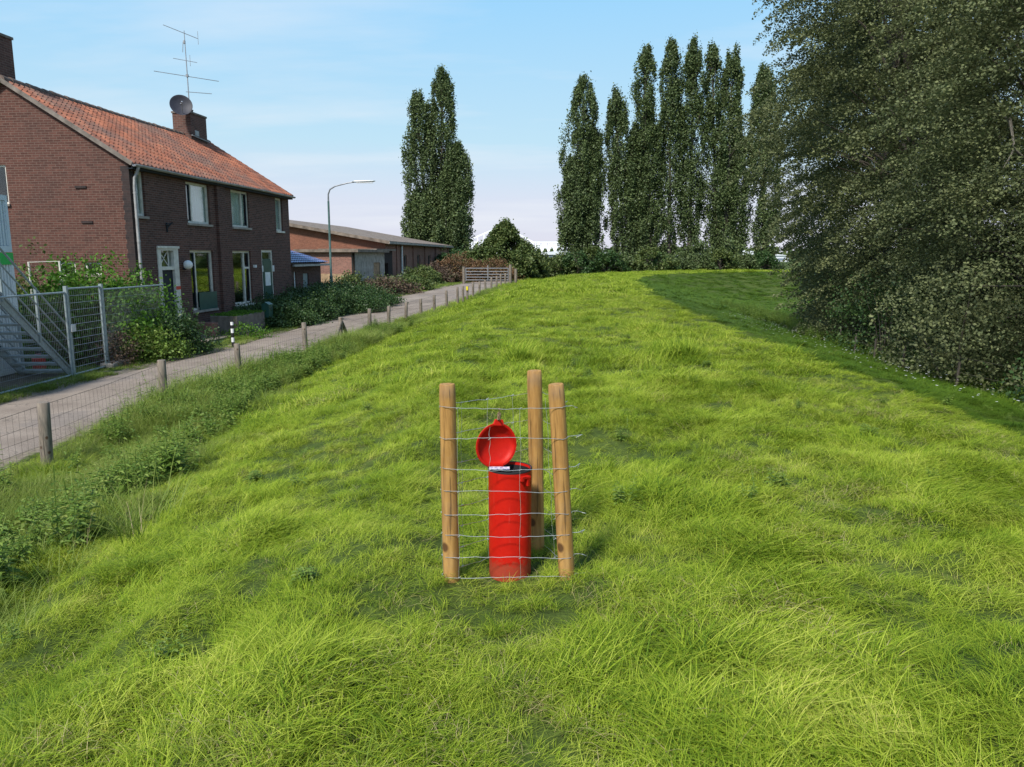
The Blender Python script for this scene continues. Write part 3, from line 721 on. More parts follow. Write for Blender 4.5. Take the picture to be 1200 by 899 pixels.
def verge():
    rng = random.Random(9); r = np.random.default_rng(9)
    T = [tuft('blades_a', M['grass_shady'], 34, 0.13, 0.7, 1.2, 0.007, 0.13, rng, 3), tuft('blades_b', M['grass_shady'], 30, 0.18, 0.8, 1.2, 0.007, 0.12, rng, 3)]
    y = r.uniform(6, 60, 9000); w = r.random(9000)
    x = curve_x(ROADL, y) - 0.02 - w * (0.6 + 2.0 * sm(y, 14, 18))
    x2 = curve_x(ROADL, y) - 0.15 - w ** 1.5 * 0.75
    x = np.where(y < 16.5, x2, x)
    keep = r.random(len(x)) < np.clip(0.55 + 2.0 * fbm(x * 1.3, y * 1.3, 3), 0.05, 1)
    x = x[keep]; y = y[keep]; n = len(x)
    s = 0.6 + 0.7 * r.random(n)
    scatter('verge_grass', np.stack([x, y, H(x, y) - 0.01], 1), r.random(n) * 6.28, np.stack([s, s, s], 1), r.integers(0, 2, n), T, 'short patchy grass verge between the road and the house fronts')
    # strip between the road and the post fence, and the rank growth behind the posts
    T2 = [tuft('rank_a', M['grass_shady'], 34, 0.42, 0.75, 0.9, 0.006, 0.09, rng, 5), tuft('rank_b', M['grass_shady'], 30, 0.55, 0.6, 1.2, 0.006, 0.09, rng, 5),
          tuft('rank_c', M['straw'], 12, 0.45, 0.45, 2.0, 0.0035, 0.10, rng, 4)]
    y = np.concatenate([r.uniform(2.5, 14, 9500), r.uniform(14, 30, 5200), r.uniform(30, 56, 2200)])
    n = len(y); fx = curve_x(FENCE, y)
    off = np.where(y < 14, r.uniform(-0.55, 1.0, n) + r.random(n) ** 1.5 * np.interp(y, [3, 8, 13], [2.4, 1.9, 0.9]), np.where(y < 30, r.uniform(-0.4, 1.2, n), r.uniform(-0.35, 0.5, n)))
    x = fx + off
    lowr = np.clip(1.0 - np.abs(off - 0.3) / 1.7, 0.1, 1)
    keep = (r.random(n) < np.clip(lowr + 0.25 + 1.6 * fbm(x * 0.9, y * 0.5 + 9, 2), 0, 1)) & (x > curve_x(ROADR, y) + 0.05)
    x = x[keep]; y = y[keep]; off = off[keep]; n = len(x)
    s = (0.55 + 0.75 * r.random(n)) * np.interp(y, [2, 6, 9, 12, 25, 56], [0.5, 0.68, 0.9, 1.0, 0.72, 0.6]) * np.clip(0.75 + 1.6 * fbm(x * 0.7 + 3, y * 0.7, 2), 0.35, 1.4)
    s = s * np.where(off < -0.1, 0.55, 1.0)
    idx = np.where(r.random(n) < 0.05, 2, r.integers(0, 2, n))
    scatter('rank_grass', np.stack([x, y, H(x, y) - 0.01], 1), r.normal(0.3, 1.3, n), np.stack([s, s, s], 1), idx, T2, 'tall rank grass growing through the wire fence beside the road')
verge()

def weeds():
    """nettle-like stems with opposite leaves, scattered in the rank growth"""
    rng = random.Random(21); r = np.random.default_rng(21)
    def stem_plant(name, hgt, lw, ll, m):
        V = []; F = []; n = 9
        def quad(a, b, c, d): b0 = len(V); V.extend([a, b, c, d]); F.append((b0, b0 + 1, b0 + 2, b0 + 3))
        for s in range(5):
            bx, by = rng.uniform(-0.09, 0.09), rng.uniform(-0.09, 0.09); lx, ly = rng.uniform(-0.12, 0.12), rng.uniform(-0.12, 0.12); hh = hgt * rng.uniform(0.7, 1.1)
            P = lambda t: Vector((bx + lx * t * t, by + ly * t * t, hh * t))
            for k in range(6):
                a = P(k / 6); b = P((k + 1) / 6); w = 0.003; quad(a + Vector((-w, 0, 0)), a + Vector((w, 0, 0)), b + Vector((w, 0, 0)), b + Vector((-w, 0, 0)))
            for k in range(n):
                t = 0.12 + 0.86 * k / n; p = P(t); az = k * 1.57 + rng.uniform(-.3, .3); L = ll * (1.15 - 0.75 * t) * rng.uniform(.8, 1.2); W = lw * (1.15 - 0.7 * t)
                for q in (0, math.pi):
                    d = Vector((math.cos(az + q), math.sin(az + q), rng.uniform(0.0, 0.35))); sd = Vector((-d.y, d.x, 0)).normalized()
                    tip = p + d * L + Vector((0, 0, -0.35 * L)); mid = p + d * L * 0.5
                    quad(p, mid + sd * W, tip, mid - sd * W)
        me = bpy.data.meshes.new(name); me.from_pydata([tuple(v) for v in V], [], F); me.materials.append(m)
        return bpy.data.objects.new(name, me)
    T = [stem_plant('nettle_a', 0.45, 0.022, 0.10, M['weed']), stem_plant('nettle_b', 0.6, 0.018, 0.09, M['weed']), stem_plant('nettle_c', 0.35, 0.028, 0.12, M['weed'])]
    y = np.concatenate([r.uniform(2.5, 7, 350), r.uniform(7, 26, 1500)]); n = len(y)
    x = curve_x(FENCE, y) + 0.1 + r.uniform(-0.2, 1.3, n) * np.interp(y, [3, 8, 14], [2.0, 1.6, 0.9])
    keep = r.random(n) < np.clip(0.42 + 1.6 * fbm(x * 0.8 + 20, y * 0.8 + 7, 2), 0, 1)
    x = x[keep]; y = y[keep]; n = len(x); s = 0.6 + 0.6 * r.random(n)
    scatter('weeds', np.stack([x, y, H(x, y)], 1), r.random(n) * 6.28, np.stack([s, s, s * 0.9], 1), r.integers(0, 3, n), T, 'dark nettles and leafy weeds at the foot of the dike')
    # rough growth under the trees on the right
    y = r.uniform(8, 40, 5200); x = r.uniform(5.5, 17, 5200); d = dike_dist(x, y)
    keep = (d > 6.0) & (r.random(5200) < np.clip((d - 5.5) / 2.0, 0, 1) * 0.8); x = x[keep]; y = y[keep]; n = len(x); s = 0.5 + 0.6 * r.random(n)
    scatter('undergrowth', np.stack([x, y, H(x, y)], 1), r.random(n) * 6.28, np.stack([s, s, s * 0.8], 1), r.integers(0, 3, n), T2_weeds(T), 'low leafy undergrowth beneath the big trees')
    # broad-leaved rosettes among the grass, and small white flowers on the shaded slope
    y = r.uniform(2.2, 16, 130); x = r.uniform(-5, 8, 130); ok = (np.hypot(x, y - 3.8) > 0.9) & (x > curve_x(FENCE, y) + .5); x = x[ok]; y = y[ok]; n = len(x); s = 0.20 + 0.15 * r.random(n)
    scatter('meadow_weeds', np.stack([x, y, H(x, y)], 1), r.random(n) * 6.28, np.stack([s * 1.7, s * 1.7, s], 1), r.integers(0, 3, n), [bpy.data.objects.new('rosette_' + c, t.data) for c, t in zip('abc', T)], 'scattered broad-leaved weeds among the meadow grass')
    V = []; F = []
    for k in range(260):
        yy = r.uniform(6, 26); xx = float(np.interp(yy, [6, 16, 26], [5.6, 6.2, 7.4])) + r.uniform(-.7, 1.3); zz = h(xx, yy) + r.uniform(.10, .20); a0 = r.random() * 6; q = r.uniform(.007, .014)
        for j in range(5):
            a = a0 + j * 1.257; b0 = len(V); ca, sa = math.cos(a), math.sin(a)
            V += [(xx, yy, zz), (xx + q * (ca - .5 * sa), yy + q * (sa + .5 * ca), zz + .003), (xx + 1.5 * q * ca, yy + 1.5 * q * sa, zz + .004), (xx + q * (ca + .5 * sa), yy + q * (sa - .5 * ca), zz + .003)]; F.append((b0, b0 + 1, b0 + 2, b0 + 3))
    fl = meshobj('small_flowers', V, F, M['white']); tag(fl, 'tiny white flowers dotted over the green slope below the big trees', None, None, 'stuff')
def T2_weeds(T):
    return [bpy.data.objects.new('under_' + c, t.data) for c, t in zip('abc', T)]
weeds()
# ------------------------------------------------------------------ the red bin and its wire enclosure
def build_bin():
    gx_, gy_ = -0.010, 3.76; z0 = h(gx_, gy_) - 0.02
    root = empty('waste_tube', (gx_, gy_, z0)); tag(root, 'bright red plastic tube bin with open lid inside a ring of wire netting', 'bin')
    T = 0.545 - z0
    b = MB()
    b.lathe([(0.094, 0.0), (0.106, 0.008), (0.108, 0.03), (0.1085, T * 0.5), (0.1095, T - 0.012), (0.111, T - 0.004), (0.109, T), (0.1035, T), (0.1025, T - 0.01), (0.102, 0.05), (0.0, 0.045)], n=48, cap=False)
    o = b.build('body', M['red'], root, True)
    l = MB(); l.lathe([(0.1015, T - 0.012), (0.1015, 0.06), (0.0, 0.058)], n=40, cap=False); l.build('liner', M['black'], root, True)
    # rim band darker, just proud
    rb = MB(); rb.lathe([(0.1092, T - 0.006), (0.1118, T - 0.005), (0.1118, T + 0.002), (0.1085, T + 0.004), (0.1030, T + 0.002)], n=48, cap=False); rb.build('rim', M['black'], root, True)
    # lid: shallow dish, hinged at the back-left of the rim, hanging open from a clip
    ld = MB()
    Rl = 0.112
    ld.lathe([(0.0, -0.030), (0.05, -0.029), (0.085, -0.024), (0.102, -0.012), (Rl, 0.0), (Rl + 0.004, 0.006), (Rl + 0.002, 0.010), (0.104, 0.008), (0.099, -0.002), (0.083, -0.016), (0.05, -0.0205), (0.048, -0.0215), (0.0, -0.022)], n=48)
    ld.add([(Rl - 0.008, -0.030, -0.004), (Rl + 0.022, -0.020, -0.002), (Rl + 0.022, 0.020, -0.002), (Rl - 0.008, 0.030, -0.004), (Rl - 0.008, -0.030, 0.012), (Rl + 0.022, -0.020, 0.010), (Rl + 0.022, 0.020, 0.010), (Rl - 0.008, 0.030, 0.012)],
           [(3, 2, 1, 0), (4, 5, 6, 7), (0, 1, 5, 4), (1, 2, 6, 5), (2, 3, 7, 6), (3, 0, 4, 7)])
    lid = ld.build('lid', M['red_lid'], root, True)
    # dish axis (its concave inside) looks to the right, towards the viewer and slightly down
    ax = Vector((0.47, -0.88, 0.04)).normalized(); top = Vector((0.16, 0.0, 1.0)); top = (top - ax * top.dot(ax)).normalized(); sd = ax.cross(top)
    Mx = Matrix((top, sd, ax)).transposed().to_4x4()
    c = Vector((-0.082 - gx_, 3.80 - gy_, 0.650 - z0)); Mx.translation = c
    lid.matrix_local = Mx
    hg = MB(); hp = c - top * 0.112
    hg.box(hp.x - 0.022, hp.x + 0.05, hp.y - 0.015, hp.y + 0.012, T - 0.004, T + 0.010)
    hg.tube([hp + Vector((-0.03, 0.006, 0.0)), hp + Vector((0.05, -0.006, 0.0))], 0.007, 8)
    hg.build('hinge', M['red'], root)
    lab = MB(); lab.box(-0.105, -0.002, -0.066, -0.020, T + 0.0085, T + 0.0105)
    m, nt, bb = mat('sticker'); co = objco(nt); n_ = noise(nt, 60, 3, co)
    nt.links.new(ramp(nt, n_, [(0.45, (0.22, 0.30, 0.50)), (0.55, (0.66, 0.70, 0.78))]), bb.inputs['Base Color']); bb.inputs['Roughness'].default_value = 0.3
    lab.build('sticker', m, root)
    # latch lugs on the front right
    la = MB(); a0 = R(-52); rr = 0.109
    for da, dz, w_, hh in ((-0.16, -0.030, 0.016, 0.018), (0.16, -0.030, 0.016, 0.018), (0.02, -0.024, 0.050, 0.010), (0.10, -0.050, 0.012, 0.034)):
        a = a0 + da; p = Vector((rr * math.cos(a), rr * math.sin(a), T + dz)); q = p + Vector((math.cos(a), math.sin(a), 0)) * 0.024
        la.bar(p, q, w_, hh)
    la.build('latch', M['red'], root)
    # clip and chain from the lid tab to the top wire
    tabp = c + top * 0.128
    ch = MB(); tp = Vector((-0.060 - gx_, 3.64 - gy_, 0.875 - z0))
    for i in range(7):
        a = tabp.lerp(tp, i / 7); b2 = tabp.lerp(tp, (i + 0.9) / 7); mid = (a + b2) / 2; d = (b2 - a)
        u = d.cross(Vector((0, 0, 1))).normalized() * 0.006
        if i % 2: u = d.cross(u).normalized() * 0.006
        rd = 0.0022 if i else 0.004
        ch.tube([a, mid + u, b2, mid - u, a], rd, 5, False)
    ch.tube([tabp + Vector((0, 0, -0.01)), tabp + Vector((0.004, -0.004, 0.035))], 0.009, 8)
    ch.build('chain', M['brownboard'], root, True)
build_bin()

def build_enclosure():
    root = empty('post_and_wire_guard', (0, 3.78, 0)); tag(root, 'three fresh round wooden posts wrapped in galvanised wire netting around the red bin', 'wire guard')
    off = Vector((0, -3.78, 0))
    specs = [((-0.306, 3.66), (-0.313, 3.66), 0.985), ((0.276, 3.66), (0.214, 3.66), 0.985), ((0.138, 4.02), (0.119, 4.02), 0.998)]
    for (bx, by), (tx, ty), tz in specs:
        g = h(bx, by); rr = 0.0405; n = 28; V = []; F = []
        p0 = Vector((0, 0, -0.35)); d = Vector((tx - bx, ty - by, tz - g)); Ln = d.length; K = 26
        rn = random.Random(int(bx * 1000) + 7)
        for k in range(K + 1):
            t = k / K; z = -0.3 + (Ln + 0.3) * t
            bow = 0.003 * math.sin(t * 5 + bx * 20)
            for i in range(n):
                a = 2 * math.pi * i / n
                r_ = rr * (1 + 0.018 * math.sin(a * 3 + z * 4 + bx * 9) + 0.012 * math.sin(a * 5 - z * 9) - 0.02 * t)
                for kz in (0.22, 0.55, 0.78):
                    r_ += 0.0025 * math.exp(-((z - kz) / 0.03) ** 2 - ((a - 2.4 - kz * 4) % 6.28 - 1.2) ** 2 / 0.05)
                if k == K: r_ *= 0.95
                V.append((r_ * math.cos(a) + bow, r_ * math.sin(a), z - (0.0 if k < K else 0.0)))
        for k in range(K):
            for i in range(n): F.append((k * n + i, k * n + (i + 1) % n, (k + 1) * n + (i + 1) % n, (k + 1) * n + i))
        b0 = len(V)
        V += [(v[0] * 0.9, v[1] * 0.9, v[2] + 0.004 + 0.002 * rn.random()) for v in V[K * n:(K + 1) * n]]; 
        for i in range(n): F.append((K * n + i, K * n + (i + 1) % n, b0 + (i + 1) % n, b0 + i))
        V.append((0, 0, Ln + 0.004)); cc = len(V) - 1
        for i in range(n): F.append((b0 + i, b0 + (i + 1) % n, cc))
        o = meshobj('post', V, F, M['post_new'], root, True); 
        try: o.data.set_sharp_from_angle(angle=R(50))
        except Exception: pass
        o.location = (bx, by - 3.78, g); o.rotation_mode = 'QUATERNION'; o.rotation_quaternion = d.to_track_quat('Z', 'Y')
    # netting: horizontal wires follow the ring round all three posts, knotted verticals
    mb = MB(); rn = random.Random(4)
    def ring(z):
        lx = -0.308; rx = 0.276 - 0.0615 * z; bx = 0.136 - 0.018 * z
        return [(lx - 0.035, 3.69), (lx - 0.043, 3.652), (lx - 0.018, 3.6175), (lx + 0.05, 3.613), (-0.1, 3.606 + 0.004), (0.05, 3.612), (rx - 0.03, 3.6165), (rx + 0.018, 3.619), (rx + 0.042, 3.65), (rx + 0.035, 3.70),
                (bx + 0.085, 3.93), (bx + 0.045, 4.03), (bx + 0.01, 4.064), (bx - 0.04, 4.035), (-0.05, 3.93), (-0.2, 3.80), (lx - 0.035, 3.69)]
    zs = [0.88, 0.73, 0.575, 0.464, 0.348, 0.237, 0.125, 0.022]
    rings = {}
    for z in zs:
        P = ring(z); out_ = []
        for i in range(len(P) - 1):
            a = Vector((*P[i], 0)); b = Vector((*P[i + 1], 0)); n = max(1, int((b - a).length / 0.035))
            for k in range(n):
                q = a.lerp(b, k / n); out_.append(q + Vector((rn.uniform(-.0012, .0012), rn.uniform(-.0012, .0012), z + rn.uniform(-.0028, .0028) + 0.004 * math.sin(q.x * 9 + z * 20))) + off)
        out_.append(out_[0].copy()); rings[z] = out_
        mb.tube(out_, 0.0013, 6, False)
        # loose ends on the right where the roll closes
        e = Vector((0.276 - 0.0615 * z + 0.04, 3.66, z)) + off
        mb.tube([e, e + Vector((0.03, -0.005, 0.004)), e + Vector((0.05 + rn.uniform(0, .03), 0.02, rn.uniform(-.02, .02))), e + Vector((0.045, 0.03, -0.012))], 0.0015, 5, False)
    def vertical(x, y, z0=0.018, z1=0.882, wob=0.003):
        pts = []; 
        for i in range(24):
            t = i / 23; z = z0 + (z1 - z0) * t; pts.append(Vector((x + wob * math.sin(t * 17 + x * 30) - (0.06 * z * (x > 0.2)), y + 0.002 * math.sin(t * 23), z)) + off)
        mb.tube(pts, 0.0010, 5, False)
        for z in zs:
            if z0 - 0.01 < z < z1 + 0.01: mb.tube([Vector((x - 0.006, y - 0.001, z - 0.004)) + off, Vector((x, y - 0.003, z)) + off, Vector((x + 0.006, y - 0.001, z + 0.004)) + off], 0.0017, 6)
    vertical(-0.262, 3.611); vertical(-0.108, 3.609, 0.57, 0.79); vertical(0.040, 3.609)
    vertical(-0.348, 3.66); 
    for t in (0.2, 0.5, 0.8): vertical(-0.34 + t * 0.43, 3.69 + t * 0.35)
    for t in (0.3, 0.65): vertical(0.31 - t * 0.13, 3.70 + t * 0.26)
    mb.build('netting', M['wire'], root, True)
build_enclosure()

# ------------------------------------------------------------------ roadside post and wire fence
def fence_point(y): return Vector((float(curve_x(FENCE, y)), y, h(float(curve_x(FENCE, y)), y)))
def build_fence():
    root = empty('roadside_fence', (-5.6, 9, -0.9)); tag(root, 'weathered round posts with sheep netting between the lane and the dike', 'fence')
    off = -Vector((-5.6, 9, -0.9))
    ys = [2.6, 5.8, 9.0, 12.4, 15.4, 19.1, 22.3, 25.2, 27.4, 29.6, 31.8, 34.0, 36.2, 38.2, 39.3, 40.2, 41.6, 43.4, 45.3, 47.3, 49.3, 51.2, 53.2]
    rn = random.Random(12); tops = []
    for i, y in enumerate(ys):
        p = fence_point(y); hh = 0.82 + rn.uniform(-.06, .08); lean = Vector((rn.uniform(-.04, .04), rn.uniform(-.05, .05), 1))
        r0 = 0.068 if y < 14 else 0.062
        mb = MB(); q = p + off
        mb.tube([q - lean * 0.3, q + lean * hh * 0.3, q + lean * hh * 0.7, q + lean * (hh - 0.01), q + lean * hh], [r0, r0 * 1.02, r0 * 0.98, r0 * 0.97, r0 * 0.85], 14)
        mb.build('post', M['post_old'], root, True)
        tops.append((p, lean))
        if i == 6:
            for s in (-1, 1):
                b = MB(); b.tube([q + Vector((0.02, s * 0.1, hh * 0.8)), q + Vector((0.08 if s > 0 else -0.05, s * 0.95, -0.12))], [0.05, 0.055], 10); b.build('brace', M['post_old'], root, True)
    # yellow marker on one far post
    mk_ = MB(); p = fence_point(40.2) + off; mk_.box(p.x - 0.05, p.x + 0.05, p.y - 0.09, p.y - 0.07, 0.74, 0.94)
    mk_.build('yellow_marker', simple('yellow_plastic', (0.75, 0.62, 0.03), 0.5), root)
    w = MB()
    for k, zz in enumerate((0.06, 0.16, 0.27, 0.40, 0.55, 0.74)):
        pts = [fence_point(y) + Vector((-0.05, 0, zz + 0.01 * math.sin(y * 2.3 + k))) + off for y in np.arange(2.6, 53.3, 0.8)]
        w.tube(pts, 0.0022 if k < 5 else 0.003, 4, False)
    for y in np.arange(2.6, 34, 0.11):
        p = fence_point(y) + off + Vector((-0.05, 0, 0)); wb = 0.01 * math.sin(y * 5)
        w.tube([p + Vector((0, 0, 0.03)), p + Vector((0.004, wb, 0.4)), p + Vector((0, 0, 0.75))], 0.0017, 4, False)
    w.build('wire_netting', M['wire_old'], root)
build_fence()

def field_gate():
    root = empty('field_gate', (-0.15, 55.5, -0.35)); tag(root, 'galvanised five bar field gate closing the lane at the far end', 'gate')
    mb = MB(); L = 3.15
    for z in (0.25, 0.45, 0.65, 0.85, 1.08): mb.tube([(-L, 0, z), (-0.12, 0, z)], 0.028, 8)
    for x in (-L, -L / 2, -0.12): mb.tube([(x, 0, 0.2), (x, 0, 1.1)], 0.03, 8)
    mb.bar((-L / 2, 0, 0.25), (-L / 2, 0, 1.3), 0.14, 0.05)
    mb.build('bars', M['grey_metal'], root, True)
    for x, hh in ((0.03, 1.35), (0.42, 1.05), (-L - 0.15, 1.2)):
        p = MB(); p.tube([(x, 0, -0.4), (x, 0, hh)], 0.10, 12); p.build('post', M['post_old'], root, True)
field_gate()

# line of thin stakes in front of the big trees
def tree_fence():
    root = empty('stake_fence', (9, 12, h0(9, 12))); tag(root, 'low grey stakes and a wire along the foot of the big trees', 'fence')
    o = Vector(root.location); P = []
    for y in np.arange(7.0, 33, 1.9):
        x = float(np.interp(y, [7, 11, 15, 20, 26, 33], [7.8, 7.4, 7.5, 8.6, 10.4, 12.4])); z = h(x, y); P.append(Vector((x, y, z)) - o)
    for p in P:
        mb = MB(); mb.tube([p - Vector((0, 0, .3)), p + Vector((0.03, 0.01, 0.48))], 0.022, 9); mb.build('post', M['bark'], root, True)
    w = MB()
    for z in (0.3, 0.55): w.tube([p + Vector((0.04, 0, z)) for p in P], 0.0025, 4, False)
    w.build('wires', M['wire_old'], root)
tree_fence()

# ------------------------------------------------------------------ the brick house
GZ0 = -0.93
HR = math.atan2(11.6, 1.05)                   # local x runs along the front, local y into the house
HO = (-10.4, 21.5, GZ0)
HL, HW, HE, HRZ = 11.5, 6.7, 5.07, 7.17
def house_pt(s, w, z): 
    c_, s_ = math.cos(HR), math.sin(HR); return Vector((HO[0] + c_ * s - s_ * w, HO[1] + s_ * s + c_ * w, GZ0 + z))

def window(root, s0, s1, z0, z1, mull=None, curtain=None, frame='cream', sill=True, y0=0.0, transom=None, panel=None):
    """wooden frame set in the opening, panes behind, sill in front; local front plane y=0, room behind"""
    f = MB(); t = 0.07; d0, d1 = y0 + 0.07, y0 + 0.14
    f.box(s0, s1, d0, d1, z1 - t, z1); f.box(s0, s1, d0, d1, z0, z0 + t); f.box(s0, s0 + t, d0, d1, z0 + t, z1 - t); f.box(s1 - t, s1, d0, d1, z0 + t, z1 - t)
    if mull:
        xm = s0 + (s1 - s0) * mull[0]; f.box(xm - t * .45, xm + t * .45, d0 - .004, d1, z0 + t, z1 - t)
        # opening sash, darker frame inside the narrow light
        a, b = (s0 + t, xm - t * .45) if mull[0] < 0.5 else (xm + t * .45, s1 - t)
    o = f.build('window', M[frame], root)
    if transom and mull:
        g = MB(); g.box(a, b, d0 - .006, d1, transom - .035, transom + .035); g.build('transom', M[frame], o)
    if mull:
        k = MB(); w = 0.04
        k.box(a + .002, b - .002, d0 + .012, d0 + .05, z1 - t - w, z1 - t - .002); k.box(a + .002, b - .002, d0 + .012, d0 + .05, z0 + t + .002, z0 + t + w)
        k.box(a + .002, a + w, d0 + .012, d0 + .05, z0 + t + w, z1 - t - w); k.box(b - w, b - .002, d0 + .012, d0 + .05, z0 + t + w, z1 - t - w)
        k.build('sash', M['dark_paint'], o)
    p = MB(); p.box(s0 + t * .5, s1 - t * .5, d1 - .03, d1 - .022, z0 + t * .5, z1 - t * .5); p.build('pane', M['glass'], o)
    if curtain:
        V = []; F = []; c0, c1 = curtain; n = 60
        for i in range(n + 1):
            x = s0 + t + (s1 - s0 - 2 * t) * (c0 + (c1 - c0) * i / n); yy = y0 + 0.165 + 0.018 * math.sin(i * 0.9) + 0.01 * math.sin(i * 2.3)
            V += [(x, yy, z0 + 0.02), (x, yy + 0.006 * math.sin(i), z1 + 0.02)]
        F = [(2 * i, 2 * i + 2, 2 * i + 3, 2 * i + 1) for i in range(n)]
        meshobj('curtain', V, F, M['curtain'], o)
    if panel:
        q = MB(); q.box(panel[0], panel[1], y0 - 0.012, y0 + 0.012, panel[2], panel[3]); q.build('boarded_panel', M['green_paint'], o)
    if sill:
        q = MB(); q.box(s0 - .05, s1 + .05, y0 - 0.06, y0 + 0.069, z0 - 0.07, z0 - .002); q.build('sill', M['concrete'] if sill != 'white' else M[frame], o)
    return o

def build_house():
    root = empty('brick_house', HO, HR); tag(root, 'abandoned brown brick semi-detached house with orange pantile roof beside the lane', 'house')
    front = [(0.14, 0.70, 3.63, 4.84), (3.02, 4.52, 3.55, 4.82), (6.13, 7.58, 3.55, 4.83), (10.08, 10.8, 3.53, 4.84), (1.18, 2.18, 0.12, 2.77), (3.0, 4.55, 0.80, 2.71), (6.0, 7.52, 0.80, 2.71), (8.48, 9.56, 0.12, 2.76)]
    w = MB(); wall_holes(w, HL, HE, front, 0, 0.28)
    w.box(4.93, 5.50, -0.09, -0.003, 0.0, HE - 0.03)          # shallow pier between the two homes
    w.build('front_wall', M['brick_front'], root)
    # gables (near one with its windows): pentagons cut by openings
    def gable(x0, x1, holes, name, m, outer):
        b = MB()
        ys_ = sorted({0, HW, HW / 2, *[a for k in holes for a in k[:2]]}); zs_ = sorted({0, HE, *[a for k in holes for a in k[2:]]})
        for i in range(len(ys_) - 1):
            for j in range(len(zs_) - 1):
                a, c2, d0, d1 = ys_[i], ys_[i + 1], zs_[j], zs_[j + 1]
                if any(k[0] < (a + c2) / 2 < k[1] and k[2] < (d0 + d1) / 2 < k[3] for k in holes): continue
                for X in (x0, x1): b.add([(X, a, d0), (X, c2, d0), (X, c2, d1), (X, a, d1)], [(0, 1, 2, 3)])
        for X in (x0, x1): b.add([(X, 0, HE), (X, HW, HE), (X, HW / 2, HRZ - 0.03)], [(0, 1, 2)])
        for k in holes:
            for a in k[:2]: b.add([(x0, a, k[2]), (x1, a, k[2]), (x1, a, k[3]), (x0, a, k[3])], [(0, 1, 2, 3)])
            for a in k[2:]: b.add([(x0, k[0], a), (x1, k[0], a), (x1, k[1], a), (x0, k[1], a)], [(0, 1, 2, 3)])
        return b.build(name, m, root)
    gw = [(3.55, 4.5, 3.95, 5.0), (1.78, 2.25, 1.98, 2.36), (1.02, 1.52, 2.0, 2.36)]
    gable(0.002, 0.28, gw, 'gable_wall', M['brick_gable'], True)
    gable(HL - 0.28, HL - 0.002, [], 'gable_wall', M['brick_gable'], True)
    bk = MB(); bk.box(0.285, HL - 0.285, HW - 0.28, HW, 0, HE); bk.build('rear_wall', M['brick_front'], root)
    # dark brick quoin strip at the near corner
    q = MB()
    for j in range(int((HE - .02) / 0.13)):
        wd = 0.235 if j % 2 else 0.205
        q.box(-0.006, 0.0, -0.004, wd, j * 0.13, (j + 1) * 0.13 - .0005)
        q.box(-0.006, 0.10 if j % 2 else 0.2, -0.004, 0.0, j * 0.13, (j + 1) * 0.13 - .0005)
    q.build('corner_brickwork', M['brick_dark'], root)
    # arches over the small gable windows
    for (a, b_) in ((1.70, 2.33), (0.94, 1.60)):
        n = 9; ar = MB()
        for i in range(n):
            y = a + (b_ - a) * i / n; ar.box(-0.0035, 0.0, y + .008, y + (b_ - a) / n - .008, 2.38, 2.60)
        ar.build('brick_arch', M['brick_gable'], root)
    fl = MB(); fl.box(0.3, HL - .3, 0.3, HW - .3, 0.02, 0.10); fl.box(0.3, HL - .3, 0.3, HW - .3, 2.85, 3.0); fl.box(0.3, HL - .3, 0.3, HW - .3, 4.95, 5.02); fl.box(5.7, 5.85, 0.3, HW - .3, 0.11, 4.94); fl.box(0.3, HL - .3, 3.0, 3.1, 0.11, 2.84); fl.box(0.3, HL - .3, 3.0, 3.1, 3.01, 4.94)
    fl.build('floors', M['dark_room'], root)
    # windows
    window(root, *front[0], None, (0, 1)); window(root, *front[1], (0.26,), (0, 1)); window(root, *front[2], (0.66,), (0.0, 0.95)); window(root, *front[3], None, (0, 1), sill='white')
    window(root, *front[5], (0.27,), None, panel=(3.42, 4.62, 0.80, 1.36)); window(root, *front[6], (0.68,), None, transom=2.1, sill='white')
    # gable windows are turned to face the camera side
    def gwindow(y0, y1, z0, z1):
        f = MB(); t = 0.055
        f.box(0.05, 0.12, y0, y1, z1 - t, z1); f.box(0.05, 0.12, y0, y1, z0, z0 + t); f.box(0.05, 0.12, y0, y0 + t, z0 + t, z1 - t); f.box(0.05, 0.12, y1 - t, y1, z0 + t, z1 - t)
        if y1 - y0 > .7: f.box(0.046, 0.12, (y0 + y1) / 2 - .03, (y0 + y1) / 2 + .03, z0 + t, z1 - t)
        o = f.build('window', M['cream'], root)
        p = MB(); p.box(0.09, 0.098, y0 + t * .5, y1 - t * .5, z0 + t * .5, z1 - t * .5); p.build('pane', M['glass'], o)
        s = MB(); s.box(-0.05, 0.049, y0 - .04, y1 + .04, z0 - .06, z0 - .002); s.build('sill', M['old_concrete'], o)
    for k in gw: gwindow(*k)
    # front door 1: heavy cream surround with transom light, dark blue leaf
    d = MB(); s0, s1, z0, z1 = front[4]
    d.box(s0 - .09, s0 + .09, -0.03, 0.14, z0, z1 + .02); d.box(s1 - .20, s1 + .06, -0.03, 0.14, z0, z1 + .02); d.box(s0 + .09, s1 - .20, -0.03, 0.14, z1 - .08, z1 + .02)
    d.box(s0 + .09, s1 - .20, -0.02, 0.14, 2.12, 2.22); d.box(s0 - .12, s1 + .10, -0.06, -.031, z1 - .02, z1 + .05)
    dr = d.build('door_frame', M['cream'], root)
    l = MB(); l.box(s0 + .09, s1 - .20, 0.05, 0.10, z0 + .02, 2.12)
    for zc in (0.35, 1.1): l.box(s0 + .17, s1 - .28, 0.042, 0.05, zc, zc + .55)
    dl = l.build('door', M['dark_paint'], root)
    hd = MB(); hd.tube([(s1 - .27, 0.04, 1.15), (s1 - .27, 0.0, 1.15), (s1 - .36, 0.0, 1.15)], 0.012, 8); hd.build('handle', M['grey_metal'], dl)
    p = MB(); p.box(s0 + .09, s1 - .20, 0.07, 0.078, 2.22, z1 - .08); p.build('pane', M['glass'], dr)
